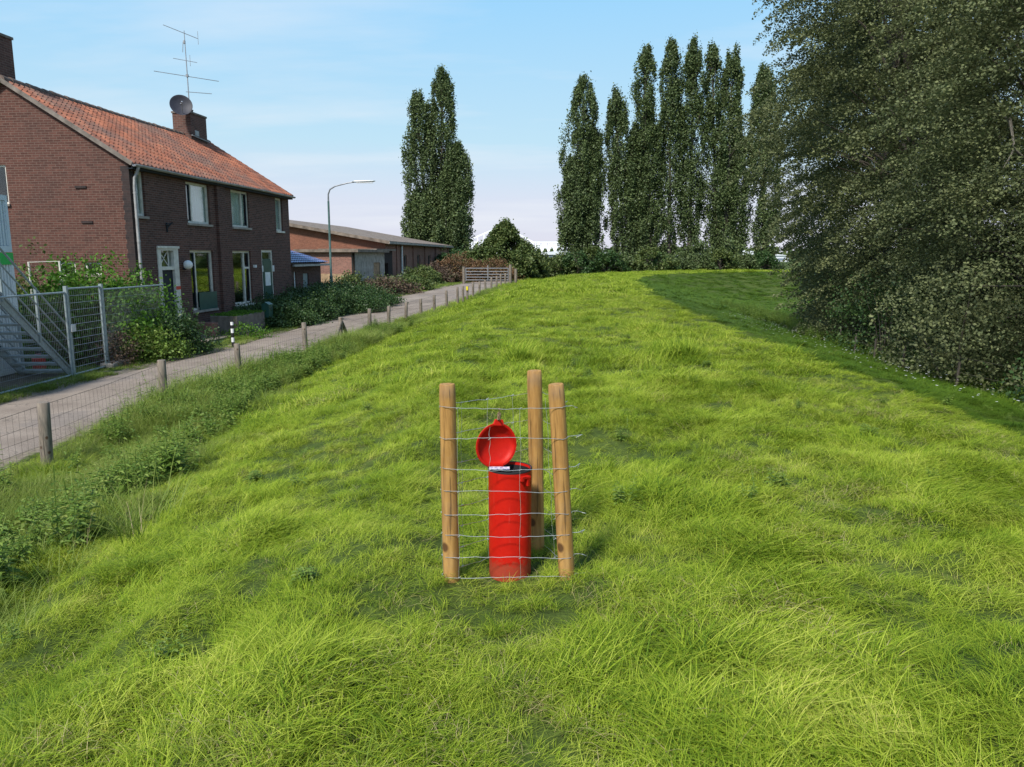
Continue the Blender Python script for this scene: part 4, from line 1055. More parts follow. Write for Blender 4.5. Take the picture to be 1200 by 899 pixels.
    x = MB(); x.bar((s0 + .14, 0.06, 2.25), (s1 - .42, 0.06, 2.66), .02, .02); x.bar((s1 - .42, 0.06, 2.25), (s0 + .14, 0.06, 2.66), .02, .02); x.box(s1 - .40, s1 - .36, .05, .068, 2.22, z1 - .08); x.build('lattice', M['cream'], dr)
    bn = MB(); bn.box(s1 - .20, s1 + .07, -0.036, -.0305, 1.52, 1.62); bn.build('red_tape', M['red_canister'], dr)
    st = MB(); st.box(s0 - .1, s1 + .2, -0.75, -0.003, -0.1, 0.11); st.box(s0 + .0, s1 + .9, -1.35, -0.755, -0.1, 0.05); st.build('doorstep', M['old_concrete'], root)
    lw = MB(); lw.box(2.34, 2.64, -0.95, -.004, -.05, 0.48); lw.build('step_wall', M['brick_pink'], root)
    # front door 2: green boarded leaf in a cream frame with a white notice
    s0, s1, z0, z1 = front[7]
    f = MB(); f.box(s0, s0 + .11, 0.03, 0.14, z0, z1); f.box(s1 - .09, s1, 0.03, 0.14, z0, z1); f.box(s0 + .11, s1 - .09, 0.03, 0.14, z1 - .09, z1); d2 = f.build('door_frame', M['cream'], root)
    l = MB(); l.box(s0 + .11, s1 - .09, 0.07, 0.11, z0 + .02, 2.42); l.box(s0 + .17, s1 - .10, 0.02, 0.066, z0 + .02, 2.35); dl = l.build('door', M['green_paint'], root)
    p = MB(); p.box(s0 + .11, s1 - .09, 0.08, 0.088, 2.42, z1 - .09); p.build('pane', M['glass'], d2)
    n_ = MB(); n_.box(s0 + .30, s1 - .30, 0.008, 0.018, 1.38, 1.90); n_.build('notice', M['white'], dl)
    for dx in (s0 - .02, s1 - .02):
        k = MB(); k.box(dx, dx + .08, -0.02, 0.028, 1.92, 2.16); k.build('bracket', M['white'], d2)
    # white globe lamp and small fittings
    g = MB(); g.tube([(2.52, -0.002, 2.14), (2.52, -0.10, 2.14)], 0.03, 8); gl = g.build('lamp_bracket', M['dark_paint'], root)
    g = MB(); g.lathe([(0.0, -0.14)] + [(0.14 * math.sin(a), -0.14 * math.cos(a)) for a in np.linspace(0.2, 2.95, 12)] + [(0.0, 0.14)], (2.52, -0.17, 2.26), 20); g.build('globe', M['white'], gl, True)
    an = MB(); an.bar((1.72, -0.02, 3.35), (1.90, -0.10, 3.52), .03, .03); an.bar((1.72, -0.02, 3.22), (1.72, -0.02, 3.5), .04, .03); an.bar((1.60, -0.06, 3.44), (1.96, -0.06, 3.50), .03, .03); an.build('wall_bracket', M['dark_paint'], root)
    an = MB(); an.box(7.66, 7.76, -.10, -.003, 2.10, 2.20); an.build('wall_lamp', M['white'], root)
    # dark stains and a vent on the gable are small brick ledges
    for (y, z) in ((1.45, 4.36), (1.35, 3.42)):
        k = MB(); k.box(-0.03, -.001, y - .2, y + .12, z, z + .06); k.build('vent', M['brick_dark'], root)
    # roof: near slope pantiles (x along ridge, profile waves), far slope the same
    def slope(sgn):
        n_t, rows = 58, 15; ov = 0.17; xs = np.linspace(-0.10, HL + 0.10, n_t * 7 + 1)
        ylo, yhi = (-ov, HW / 2) if sgn > 0 else (HW + ov, HW / 2)
        zl = HE - 0.02 - ov * (HRZ - HE) / (HW / 2) + 0.06; zh = HRZ + 0.06
        ph = (xs + 0.10) / 0.205; fr = ph - np.floor(ph)
        prof = 0.040 * np.where(fr < 0.62, -np.sin(np.pi * fr / 0.62) * 0.45, np.sin(np.pi * (fr - 0.62) / 0.38))
        V = []; F = []; rg = random.Random(3)
        nxx = len(xs); tiles_n = int(ph[-1]) + 1
        for r_ in range(rows):
            t0, t1 = r_ / rows, (r_ + 1.06) / rows
            jit = np.array([rg.uniform(-.008, .008) for _ in range(tiles_n + 1)])[np.floor(ph).astype(int)]
            for (t, lift) in ((t0, -0.012), (t0, 0.030), (t1, 0.0)):
                t = min(t, 1.0); y = ylo + (yhi - ylo) * t; z = zl + (zh - zl) * t
                sag = -0.03 * np.sin(np.pi * np.clip((xs) / HL, 0, 1)) * (0.5 + t)
                for i in range(nxx): V.append((xs[i], y + jit[i] * 0.8, z + lift + prof[i] * (1 if lift >= 0 else .6) + sag[i] + jit[i] * .6))
            b0 = r_ * 3 * nxx
            for k in range(2):
                for i in range(nxx - 1):
                    a = b0 + k * nxx + i; F.append((a, a + 1, a + nxx + 1, a + nxx))
        return V, F
    V1, F1 = slope(1); ro = meshobj('roof', V1, F1, M['tiles'], root)
    V2, F2 = slope(-1); meshobj('roof_rear_slope', V2, F2, M['tiles'], ro)
    # under-roof boards so that the tiles never show through
    u = MB(); zl = HE - 0.02 - 0.15 * (HRZ - HE) / (HW / 2)
    u.add([(-.06, -0.15, zl), (HL + .06, -0.15, zl), (HL + .06, HW / 2, HRZ - .02), (-.06, HW / 2, HRZ - .02), (-.06, HW + .15, zl), (HL + .06, HW + .15, zl)], [(0, 1, 2, 3), (3, 2, 5, 4)])
    u.build('roof_boards', M['old_concrete'], ro)
    rt = MB(); rn = random.Random(8)
    for i in range(36):
        x = -0.10 + i * (HL + .2) / 36; r_ = 0.115 + rn.uniform(-.008, .01); zz = HRZ + .075 - 0.045 * math.sin(math.pi * i / 36)
        pts = [(x, HW / 2, zz - .02), (x + (HL + .2) / 36 + .03, HW / 2, zz - .035)]
        rt.tube(pts, [r_, r_ * .88], 10)
    rt.build('ridge_tiles', M['ridge'], ro, True)
    vb = MB()
    for X in (-0.115, HL + 0.115):
        for sg in (0, 1):
            y0_ = -0.17 if sg == 0 else HW + .17
            vb = MB(); vb.bar((X, y0_, zl + .03), (X, HW / 2, HRZ + .03), .03, .11, (0, 0, 1)); vb.build('verge_board', M['old_concrete'], ro)
    # gutter and downpipe
    g = MB(); zg = zl + .02
    pts = []; n = 8; V = []; F = []
    for X in np.linspace(-0.12, HL + .09, 24):
        for k in range(n + 1):
            a = math.pi * k / n; V.append((X, -0.235 - 0.065 * math.cos(a), zg - 0.065 * math.sin(a) - .012 * math.sin(X * .6)))
    for i in range(23):
        for k in range(n): q0 = i * (n + 1) + k; F.append((q0, q0 + 1, q0 + n + 2, q0 + n + 1))
    gt = meshobj('gutter', V, F, M['zinc'], root, True); md = gt.modifiers.new('t', 'SOLIDIFY'); md.thickness = .006
    fb = MB(); fb.box(-.10, HL + .08, -0.167, -0.153, zl - .10, zl + .03); fb.box(-.10, HL + .08, -0.15, -.004, zl - .10, zl - .08); fb.build('fascia', M['dark_paint'], root)
    dp = MB(); dp.tube([(0.09, -0.235, zg - .05), (0.09, -0.18, zg - .22), (0.09, -0.10, zg - .34), (0.09, -0.075, zg - .6), (0.085, -0.075, 3.0), (0.10, -0.075, 1.2), (0.10, -0.075, 0.05)], 0.042, 10)
    for z in (1.4, 2.9, 4.2): dp.lathe([(0.042, 0), (0.05, .005), (0.05, .05), (0.042, .055)], (0.092, -0.075, z), 12)
    dp.build('downpipe', M['zinc'], root, True)
    # chimneys
    for (s0, s1, top) in ((0.12, 0.80, 8.45), (9.45, 10.75, 8.02)):
        sh = 0.60 if s0 < 5 else 0.0
        c = MB(); c.box(s0, s1, HW / 2 - .36 + sh, HW / 2 + .36 + sh, 6.4, top); ch = c.build('chimney', M['brick_front'], root)
        c = MB(); c.box(s0 - .03, s1 + .03, HW / 2 - .39 + sh, HW / 2 + .39 + sh, top + .002, top + .07); c.build('cap', M['old_concrete'], ch)
        c = MB(); c.lathe([(.10, 0), (.095, .14), (.11, .15), (.11, .18), (.08, .18), (.08, 0.0)], ((s0 + s1) / 2 + .12, HW / 2 + sh, top + .072), 14); c.build('pot', M['brick_dark'], ch, True)
        if s0 > 5:
            c = MB(); c.box(s0 + .30, s0 + .62, HW / 2 - .376, HW / 2 - .362, 7.22, 7.42); c.build('flashing', M['zinc'], ch)
            c = MB(); c.bar((s0 - .05, HW / 2 - .42, 7.18), (s1 + .05, HW / 2 - .42, 7.10), .05, .03); c.build('lead_apron', M['zinc'], ch)
    return root
build_house()

def dish_and_antenna():
    p = house_pt(9.45, HW / 2 - .15, 7.95)
    root = empty('satellite_dish', p, 0); tag(root, 'dark round satellite dish bolted to the chimney above the orange roof', 'satellite dish')
    d = MB(); R0 = 0.40; prof = [(R0 * k / 8, 0.10 * (k / 8) ** 2) for k in range(9)]; prof += [(R0 + .012, 0.10), (R0, 0.092)] + [(R0 * k / 8, 0.10 * (k / 8) ** 2 - .02) for k in range(7, -1, -1)]
    d.lathe(prof, n=36); o = d.build('reflector', simple('dark_grey_paint', (0.028, 0.028, 0.04), 0.6), root, True)
    ax = Vector((0.42, -0.85, 0.30)).normalized(); o.rotation_mode = 'QUATERNION'; o.rotation_quaternion = ax.to_track_quat('Z', 'Y'); o.location = (0.02, -0.35, 0.26)
    a = MB(); a.tube([(0.02, -0.35, 0.36), (0.02, -0.1, 0.1), (0.05, 0.10, -0.05)], .025, 8); a.build('mount', M['grey_metal'], root)
    q = Vector((0.02, -0.35, 0.26)); f = MB(); e = q + ax * 0.5; f.tube([q + Vector((0.05, 0, -0.42)), e + Vector((0, 0, -.1))], .012, 6); f.tube([e + Vector((0, 0, -.1)), e + Vector((0, 0.04, -.06))], .03, 8); f.build('feed_arm', M['grey_metal'], root)
    p = house_pt(10.15, HW / 2, 8.02)
    root = empty('tv_antenna', p, HR); tag(root, 'tall thin television antenna mast rising from the house chimney', 'antenna')
    m = MB(); m.tube([(0.0, 0, -0.5), (0.0, 0, 1.5), (-0.03, 0, 3.2)], [.022, .02, .014], 8); m.build('mast', M['grey_metal'], root)
    # local x is away from the viewer, local y to the left: spread the aerials across the view
    def el(z, a, b, za=0, zb=0, r=.011, extra=()):
        e = MB(); e.tube([(a * .55, -a, z + za), (b * .55, -b, z + zb)], r, 6)
        for (t, lo, hi) in extra: e.tube([(t * .55, -t, z + lo), (t * .55, -t, z + hi)], .009, 6)
        e.build('aerial', M['grey_metal'], root)
    el(3.12, -0.66, 0.42, .22, -.16, .012, ((0.42, -.38, .12),))
    el(2.1, -0.42, 0.34, .04, -.04, .010, ((0.12, -.20, .22),))
    el(1.52, -1.05, 1.02, .08, -.10, .012)
    el(0.92, -0.08, 0.76, .0, -.0, .012)
    e = MB(); e.box(-.05, .03, -.04, .04, 1.48, 1.58); e.build('clamp', M['grey_metal'], root)
    e = MB(); e.tube([(-.05, 0.06, 2.78), (-.05, 0.10, 2.4)], .012, 6); e.box(-.05, .03, 0.0, .06, 2.72, 2.84); e.build('clamp', M['grey_metal'], root)
dish_and_antenna()

# lean-to with blue glazed roof
def lean_to():
    o = house_pt(HL + .02, 0.25, 0); root = empty('lean_to_shed', o, HR); tag(root, 'small brick outbuilding with blue glazed tile roof behind the brick house', 'outbuilding')
    L, W = 4.4, 4.0
    w = MB(); wall_holes(w, L, 2.2, [(0.9, 1.15, 1.1, 1.85), (2.0, 2.7, 0.2, 1.75)], 0, .2); w.box(0, L, W - .2, W, 0, 2.2); w.box(L - .2, L, .2, W - .2, 0, 2.2); w.box(0, .2, .21, W - .21, 0, 2.2); w.build('wall', M['brick_front'], root)
    n = 26; V = []; F = []; xs = np.linspace(-.02, L + .25, n * 5)
    rows = 9
    for r_ in range(rows):
        for (t, lf) in ((r_ / rows, .03), ((r_ + 1) / rows, 0)):
            for x in xs: V.append((x, -0.3 + 2.6 * t, 2.22 + 0.78 * t + lf + .03 * abs(math.sin(x * 11))))
        b0 = r_ * 2 * len(xs)
        for i in range(len(xs) - 1): F.append((b0 + i, b0 + i + 1, b0 + len(xs) + i + 1, b0 + len(xs) + i))
    meshobj('roof', V, F, M['bluetile'], root)
    u = MB(); u.add([(0, -.28, 2.19), (L + .22, -.28, 2.19), (L + .22, 2.3, 2.96), (0, 2.3, 2.96), (0, W + .1, 2.3), (L + .22, W + .1, 2.3)], [(0, 1, 2, 3), (3, 2, 5, 4)]); u.build('roof_boards', M['asbestos'], root)
    g = MB(); g.box(-.02, L + .25, -.40, -.31, 2.08, 2.17); g.build('gutter', M['zinc'], root)
    d = MB(); d.box(.9, 1.15, .05, .1, 1.1, 1.85); d.build('window', M['white'], root)
    d = MB(); d.box(2.0, 2.7, .05, .1, .2, 1.75); d.build('door', M['galv'], root)
lean_to()

# street lamp
def street_lamp():
    root = empty('street_lamp', (-8.4, 36.0, -0.93)); tag(root, 'slim green street lamp with curved arm standing in the brambles', 'street lamp')
    m = MB(); m.tube([(0, 0, -.2), (0, 0, 1.6)], .075, 12); m.tube([(0, 0, 1.6), (0, 0, 1.64), (0.005, 0, 5.0)], [.075, .052, .045], 12); m.build('pole', M['lamp_green'], root, True)
    a = MB(); a.tube([(0.005, 0, 5.0), (0.01, -.0, 5.30), (0.10, -.02, 5.52), (0.35, -.06, 5.66), (0.95, -.12, 5.80), (1.25, -.14, 5.84)], [.040, .036, .034, .032, .03, .03], 10); a.build('arm', M['grey_metal'], root, True)
    hd = MB(); 
    prof = [(1.15, .035, .03), (1.3, .07, .05), (1.7, .085, .055), (2.1, .075, .045), (2.2, .03, .02)]; V = []; F = []; n = 12
    for x, wy, wz in prof:
        for k in range(n):
            t = 2 * math.pi * k / n; V.append((x, -.14 - .02 * (x - 1.2) + wy * math.cos(t), 5.86 + .02 * (x - 1.2) + wz * math.sin(t)))
    for i in range(4):
        for k in range(n): F.append((i * n + k, i * n + (k + 1) % n, (i + 1) * n + (k + 1) % n, (i + 1) * n + k))
    F += [tuple(range(n)), tuple(range(4 * n, 5 * n))]
    hh = meshobj('lamp_head', V, F, M['galv_pale'], root, True)
    g = MB(); g.box(1.34, 2.08, -.20, -.09, 5.79, 5.812); g.build('diffuser', M['white'], hh)
street_lamp()

# ------------------------------------------------------------------ long low brick building, sheds
def long_building():
    cx, cy = -9.75, 60.0; root = empty('long_brick_building', (cx, cy, -0.95), HR); tag(root, 'long low brick barn with grey sheet roof and small dark windows', 'barn')
    L, W, He = 28.5, 24, 3.50; sl = 0.175
    wn_ = [(6.2, 7.3, 1.45, 2.65), (11.6, 12.8, 1.45, 2.65), (16.6, 17.8, 1.45, 2.65), (22.2, 23.6, 1.45, 2.65)]
    w = MB(); wall_holes(w, L, He, wn_, 0, .3)
    for x in (3.4, 9.6, 14.8, 20.2, 27.6): w.box(x, x + .35, -.10, -.003, 0, He - .02)
    w.build('side_wall', M['brick_pink'], root)
    g = MB()
    for X in (0.002, L): g.add([(X, 0, 0), (X, W, 0), (X, W, He), (X, W / 2, He + sl * W / 2), (X, 0, He)], [(0, 1, 2, 3, 4)])
    g.box(0.01, L - .01, W - .3, W, 0, He); g.build('gable_wall', M['brick_orange'], root)
    r_ = MB(); n = 6
    for (a, b, za, zb) in ((-.45, W / 2, He - .06, He + sl * W / 2 + .02), (W + .45, W / 2, He - .06, He + sl * W / 2 + .02)):
        V = [(-.5, a, za), (L + .4, a, za), (L + .4, b, zb), (-.5, b, zb)]; V += [(x, y, z + .24) for x, y, z in V]
        r_.add(V, [(0, 1, 2, 3), (7, 6, 5, 4), (0, 4, 5, 1), (1, 5, 6, 2), (2, 6, 7, 3), (3, 7, 4, 0)])
    r_.build('roof', M['asbestos'], root)
    tr = MB(); tr.box(-.54, L + .42, -.50, -.452, He - .02, He + .13); tr.build('roof_edge', M['concrete'], root)
    for a, b, c_, d_ in wn_:
        f = MB(); t = .1
        f.box(a, b, .1, .16, d_ - t, d_); f.box(a, b, .1, .16, c_, c_ + t); f.box(a, a + t, .1, .16, c_ + t, d_ - t); f.box(b - t, b, .1, .16, c_ + t, d_ - t); o = f.build('window', M['old_concrete'], root)
        p = MB(); p.box(a + .05, b - .05, .18, .2, c_ + .05, d_ - .05); p.build('pane', M['dark_paint'], o)
        p = MB(); p.box(a - .1, b + .1, -.08, .09, c_ - .12, c_ - .004); p.build('sill', M['old_concrete'], o)
    dp = MB(); dp.tube([(4.95, -.12, 0), (4.95, -.12, He - .1)], .09, 8); dp.build('downpipe', M['galv_pale'], root, True)
    cn = MB(); cn.tube([(0.8, W / 2 - 2.4, He + 2.0), (-.6, W / 2 - 1.2, He + 3.6)], .03, 6); cn.build('roof_pole', M['grey_metal'], root)
long_building()

def shed_a():
    # flat-roofed concrete shed
    root = empty('flat_roof_shed', (-9.6, 47.5, -0.93), HR - .05); tag(root, 'derelict flat-roofed shed with peeling whitish walls and boarded door', 'shed')
    w = MB(); wall_holes(w, 6.0, 2.75, [(3.6, 5.0, 0.1, 2.1)], 0, .2); w.box(5.8, 6.0, .21, 3.6, 0, 2.75); w.box(0, 5.79, 3.4, 3.6, 0, 2.75); w.build('wall', M['concrete'], root)
    e = MB(); e.box(0, .2, .21, 3.39, 0, 2.75); e.build('end_wall', M['brick_pink'], root)
    r_ = MB(); r_.box(-.25, 6.2, -.3, 3.8, 2.76, 2.93); r_.build('roof', M['asbestos'], root)
    d = MB(); d.box(3.6, 5.0, .06, .1, .1, 2.1); d.build('door', M['brownboard'], root)
    l = MB(); l.box(-.05, -.003, .2, 3.2, .1, 1.45); l.build('boarding', M['brownboard'], root)
    root = empty('dark_garage', (-9.65, 54.6, -0.93), HR - .03); tag(root, 'dark garage with a pale sliding door between the shed and the long barn', 'garage')
    w = MB(); wall_holes(w, 4.6, 2.9, [(0.8, 3.4, 0.05, 2.0)], 0, .2); w.box(0, .2, .21, 3.8, 0, 2.9); w.box(4.4, 4.6, .21, 3.8, 0, 2.9); w.build('wall', M['brick_dark'], root)
    r_ = MB(); r_.box(-.2, 4.8, -.25, 4.0, 2.91, 3.03); r_.build('roof', M['asbestos'], root)
    d = MB(); d.box(.8, 2.3, .05, .1, .05, 2.0); d.build('door', M['brownboard'], root)
    root = empty('low_brick_wall', (-7.7, 50.5, -0.93), HR - .02); tag(root, 'low crumbling brown wall in front of the sheds', 'wall')
    w = MB(); w.box(0, 5.2, 0, .25, 0, 1.15); w.build('brickwork', M['brick_pink'], root); c = MB(); c.box(-.03, 5.23, -.03, .28, 1.152, 1.22); c.build('coping', M['old_concrete'], root)
shed_a()

# ------------------------------------------------------------------ things before the house
def planter():
    root = empty('stone_planter', house_pt(3.15, -1.35, -.03), HR); tag(root, 'big mossy concrete planter box overgrown with grass under the ground floor window', 'planter')
    b = MB(); b.box(0, 2.15, 0, .9, -.1, .62); b.box(.12, 2.03, .12, .78, .62, .64)
    V = []; 
    o = MB(); 
    for (a, c_, d_, e) in ((0, 2.15, 0, .10), (0, 2.15, .80, .9), (0, .10, .1, .8), (2.05, 2.15, .1, .8)): o.box(a, c_, d_, e, -.1, .66)
    t = o.build('box', M['old_concrete'], root); md = t.modifiers.new('b', 'BEVEL'); md.width = .012; md.segments = 2
    s = MB(); s.box(.10, 2.05, .1, .8, .2, .60); s.build('soil', simple('soil', (.06, .045, .03), .95), root)
    rng = random.Random(3); V = []; F = []
    for i in range(1500):
        x, y = rng.uniform(.02, 2.13), rng.uniform(.0, .9); L = rng.uniform(.06, .16); a = rng.random() * 6.28; w = .006; b0 = len(V); dx, dy = math.cos(a) * L * .7, math.sin(a) * L * .7
        V += [(x - w, y, .6), (x + w, y, .6), (x + dx * .5 + w * .6, y + dy * .5, .6 + L * .8), (x + dx, y + dy, .6 + L * .9)]; F.append((b0, b0 + 1, b0 + 2, b0 + 3))
    meshobj('grass', V, F, M['vine'], root)
    root = empty('green_mailbox', house_pt(5.55, -1.35, 0), HR); tag(root, 'dark green letterbox on a short post beside the concrete planter', 'letterbox')
    b = MB(); b.tube([(0, 0, -.1), (0, 0, .5)], .03, 8); b.build('post', M['green_paint'], root)
    b = MB(); b.box(-.17, .17, -.13, .13, .42, .86); b.add([(-.18, -.15, .862), (.18, -.15, .862), (.18, .14, .862), (-.18, .14, .862), (-.18, .0, .95), (.18, .0, .95)], [(0, 1, 5, 4), (3, 4, 5, 2), (0, 4, 3), (1, 2, 5), (0, 3, 2, 1)]); bx = b.build('box', M['green_paint'], root)
    b = MB(); b.box(-.11, .11, -.134, -.1305, .72, .75); b.build('slot', M['black'], bx)
planter()
def bollard():
    x, y = -7.92, 21.7; root = empty('striped_bollard', (x, y, h(x, y))); tag(root, 'slim black and white banded marker post at the road edge', 'bollard')
    z = -.15
    for i, (a, b, k) in enumerate(((-.15, .16, 'black'), (.16, .29, 'white'), (.29, .42, 'black'), (.42, .54, 'white'), (.54, .64, 'black'), (.64, .73, 'white'), (.73, .77, 'black'))):
        m = MB(); m.tube([(0, 0, a), (0, 0, b)], .042 if k == 'white' else .0415, 12); m.build('band', M[k], root)
bollard()

def mesh_fence():
    pts = [(-9.75, 9.0), (-9.45, 12.6), (-9.33, 16.15), (-9.28, 17.45), (-9.2, 20.4)]
    root = empty('site_fence', (pts[2][0], pts[2][1], -0.95)); tag(root, 'galvanised wire mesh fence panels with a narrow gate beside the metal stairs', 'fence')
    off = Vector(root.location); z0, z1 = .06, 1.80
    for i in range(len(pts) - 1):
        a = Vector((*pts[i], -.95)) - off; b = Vector((*pts[i + 1], -.95)) - off; d = (b - a); L = d.length; d.normalize(); gate = (i == 2)
        f = MB(); zt = z1 + (.07 if gate else 0); g0, g1 = (0.05, L - .05)
        A, B_ = a + d * g0, a + d * g1; Z = lambda z: Vector((0, 0, z))
        f.tube([A + Z(z0), B_ + Z(z0)], .021, 8); f.tube([A + Z(zt), B_ + Z(zt)], .021, 8); f.tube([A + Z(z0 - .02), A + Z(zt)], .023, 8); f.tube([B_ + Z(z0 - .02), B_ + Z(zt)], .023, 8)
        fr = f.build('gate' if gate else 'panel', M['galv'], root, True)
        m = MB(); 
        if gate:
            for k in range(1, 12): m.tube([A + Z(z0 + (zt - z0) * k / 12), B_ + Z(z0 + (zt - z0) * k / 12)], .005, 4, False)
            for k in range(1, 16): q = A.lerp(B_, k / 16); m.tube([q + Z(z0), q + Z(zt)], .002, 4, False)
        else:
            n = int(L / .055)
            for k in range(1, n): q = A.lerp(B_, k / n); m.tube([q + Z(z0), q + Z(zt)], .0022, 4, False)
            for k in range(1, 9): m.tube([A + Z(z0 + (zt - z0) * k / 9), B_ + Z(z0 + (zt - z0) * k / 9)], .0026, 4, False)
        m.build('mesh', M['grey_metal'], fr)
        if gate:
            lk = MB(); q = A + Z(1.02); lk.box(q.x - .05, q.x + .06, q.y - .06, q.y + .10, .97, 1.12); lk.build('lock', M['galv_pale'], fr)
    for i, p in enumerate(pts):
        if i in (2, 3):
            m = MB(); q = Vector((*p, -.95)) - off; m.box(q.x - .035, q.x + .035, q.y - .035, q.y + .035, -.15, 1.93); m.build('post', M['galv'], root)
    for p in ((-9.28, 17.75), (-9.2, 20.45)):
        m = MB(); q = Vector((*p, -.95)) - off; m.box(q.x - .15, q.x + .18, q.y - .38, q.y + .38, -.02, .13); o = m.build('foot', M['concrete'], root); md = o.modifiers.new('b', 'BEVEL'); md.width = .03; md.segments = 2
mesh_fence()

def site_unit():
    root = empty('site_cabin', (-10.75, 16.75, -0.95), 0); tag(root, 'white stacked site cabin with a green band beside the metal stairs', 'site cabin')
    def unit(z0, z1, m, nm, L=6.5, W=2.8):
        V = []; F = []; n = 66; 
        b = MB(); b.box(-W, -.04, -L, -.04, z0 + .02, z1 - .02); o = b.build(nm, m, root)
        c = MB()
        for i in range(n):
            y = -.06 - i * (L - .12) / n
            c.box(-.038, -.012, y - .055, y, z0 + .14, z1 - .12)
        c.build('ribs', m, o)
        k = MB()
        for yy in (-.07, -L): k.box(-.075, .003, yy, yy + .08, z0, z1)
        k.box(-.06, .001, -L + .08, -.07, z0, z0 + .13); k.box(-.06, .001, -L + .08, -.07, z1 - .11, z1); k.build('edge_frame', m, o)
    unit(0.05, 2.50, M['container_white'], 'lower_cabin'); unit(2.63, 3.82, M['bluegrey'], 'upper_cabin')
    g = MB(); g.box(-2.78, .012, -6.5, .012, 2.37, 2.62); g.build('green_band', M['green_band'], root)
    # steel stair climbing towards the viewer
    root = empty('metal_stairs', (-9.58, 16.55, -0.95)); tag(root, 'galvanised steel outside stairs with pipe handrails in front of the white cabin', 'stairs')
    rise, run = 2.6, 3.15; n = 14; up = Vector((0.03, -run, rise)); W = 1.02
    for sx in (0, -W):
        m = MB(); m.bar(Vector((sx, 0.05, -.04)), Vector((sx, .05, -.04)) + up * 1.02, .03, .20); m.bar(Vector((sx + .015, 0.0, 0)) + Vector((0, 0, .07)), Vector((sx + .015, 0, .07)) + up, .05, .02); m.build('stringer', M['galv'], root)
    for k in range(n):
        t = (k + .6) / n; p = up * t; m = MB(); m.box(-W + .02 + p.x, -.02 + p.x, p.y - .13, p.y + .13, p.z - .03, p.z + .012); m.build('tread', M['galv'], root)
    for sx in (0.02, -W - .02):
        r_ = MB(); 
        for dz in (1.02, .70, .40): r_.tube([Vector((sx, 0.0, dz)) + up * .01, Vector((sx, 0, dz)) + up], .021 if dz > 1 else .016, 8)
        r_.build('handrail', M['galv'], root, True)
        for t in (.01, .34, .67, 1.0):
            q = MB(); p = Vector((sx, 0, 0)) + up * t; q.box(p.x - .022, p.x + .022, p.y - .022, p.y + .022, p.z - .05, p.z + 1.04); q.build('baluster', M['galv'], root)
    ld = MB(); ld.box(-1.05, .03, -run - 1.5, -run, rise - .04, rise + .02); ld.build('landing', M['galv'], root)
    ld = MB()
    for (x, y) in ((.0, -run - .05), (.0, -run - 1.45), (-1.02, -run - 1.45)): ld.box(x - .04, x + .04, y - .04, y + .04, -.05, rise - .045)
    ld.build('legs', M['galv'], root)
    # a white metal frame by the cabin corner
    root = empty('metal_hoop', (-11.0, 18.9, -.95), 0); tag(root, 'thin white metal hoop frame standing in the hedge beside the cabin', 'hoop')
    m = MB(); m.tube([(-.75, 0, -.1), (-.75, 0, 2.4), (.0, 0, 2.42), (.02, 0, -.1)], .028, 8); m.build('pipe', M['cream'], root)
    root = empty('red_canister', (-10.75, 17.3, -.95), 0); tag(root, 'small red plastic canister lying behind the metal stairs', 'canister')
    m = MB(); m.lathe([(0, 0), (.13, .01), (.14, .05), (.14, .26), (.05, .33), (.05, .38), (0, .38)], n=18); m.build('body', M['red_canister'], root, True); m = MB(); m.lathe([(.055, .37), (.055, .42), (0, .42)], n=14); m.build('cap', M['black'], root)
site_unit()

# ------------------------------------------------------------------ bushes, hedge, brambles
def gp(s, w): p = house_pt(s, w, 0); return (p.x, p.y, h(p.x, p.y))
def at(x, y): return (x, y, h(x, y))
bush('vine_hedge', at(-10.7, 18.8), (1.5, 1.1, 2.1), 16000, .095, M['vine'], 'bright green vine heaped over the fence below the small gable windows', 'climber', None, 1)
bush('vine_hedge', at(-9.9, 20.1), (0.8, 1.2, 1.95), 11000, .085, M['vine'], 'vine draped over the last fence panel beside the blue front door', 'climber', None, 2)
bush('hedge', at(-12.6, 19.6), (1.6, 1.0, 2.0), 12000, .10, M['shrub'], 'dark untidy hedge behind the metal stairs', 'hedge', None, 3)
bush('leafy_shrub', at(-9.0, 18.9), (0.75, 0.8, 0.85), 6500, .065, M['weed'], 'leafy shrub at the road edge in front of the mesh fence', 'bush', None, 4)
bush('leafy_shrub', at(-8.85, 20.0), (0.8, 0.95, 1.05), 8000, .07, M['bramble'], 'round green shrub between the mesh fence end and the doorstep', 'bush', None, 5)
bush('leafy_shrub', at(-9.3, 17.9), (0.4, 0.5, 0.9), 1400, .06, M['brownshrub'], 'thin brownish shrub growing through the mesh fence by its concrete foot', 'bush', None, 6)
bush('ground_plant', gp(2.9, -1.75), (0.8, 0.4, 0.4), 1100, .06, M['vine'], 'low leafy weeds in front of the mossy planter', 'plant', None, 7)
br = [(6.1, -.8, 1.3, .9, 1.0, 'first bramble heap right of the planter'), (7.0, -1.5, 1.2, 1.1, .85, 'low bramble heap at the road edge right of the striped post'), (8.2, -.9, 1.4, 1.1, 1.05, 'bramble heap below the notice door'),
      (9.6, -1.2, 1.3, 1.3, 1.05, 'dense brambles in front of the boarded green door'), (11.0, -.8, 1.4, 1.3, 1.35, 'bramble mound at the far corner of the brick house'), (12.6, -1.0, 1.5, 1.6, 1.7, 'high bramble mound against the blue roofed outbuilding'),
      (14.2, -1.3, 1.6, 1.6, 1.9, 'tall dark brambles around the foot of the street lamp'), (15.9, -1.5, 1.7, 1.7, 1.5, 'wide bramble mound just past the street lamp'), (17.6, -1.3, 1.7, 1.5, 1.1, 'last low brambles before the yard entrance'), (13.4, -2.3, 1.3, 1.0, .95, 'low bramble apron at the road edge before the street lamp')]
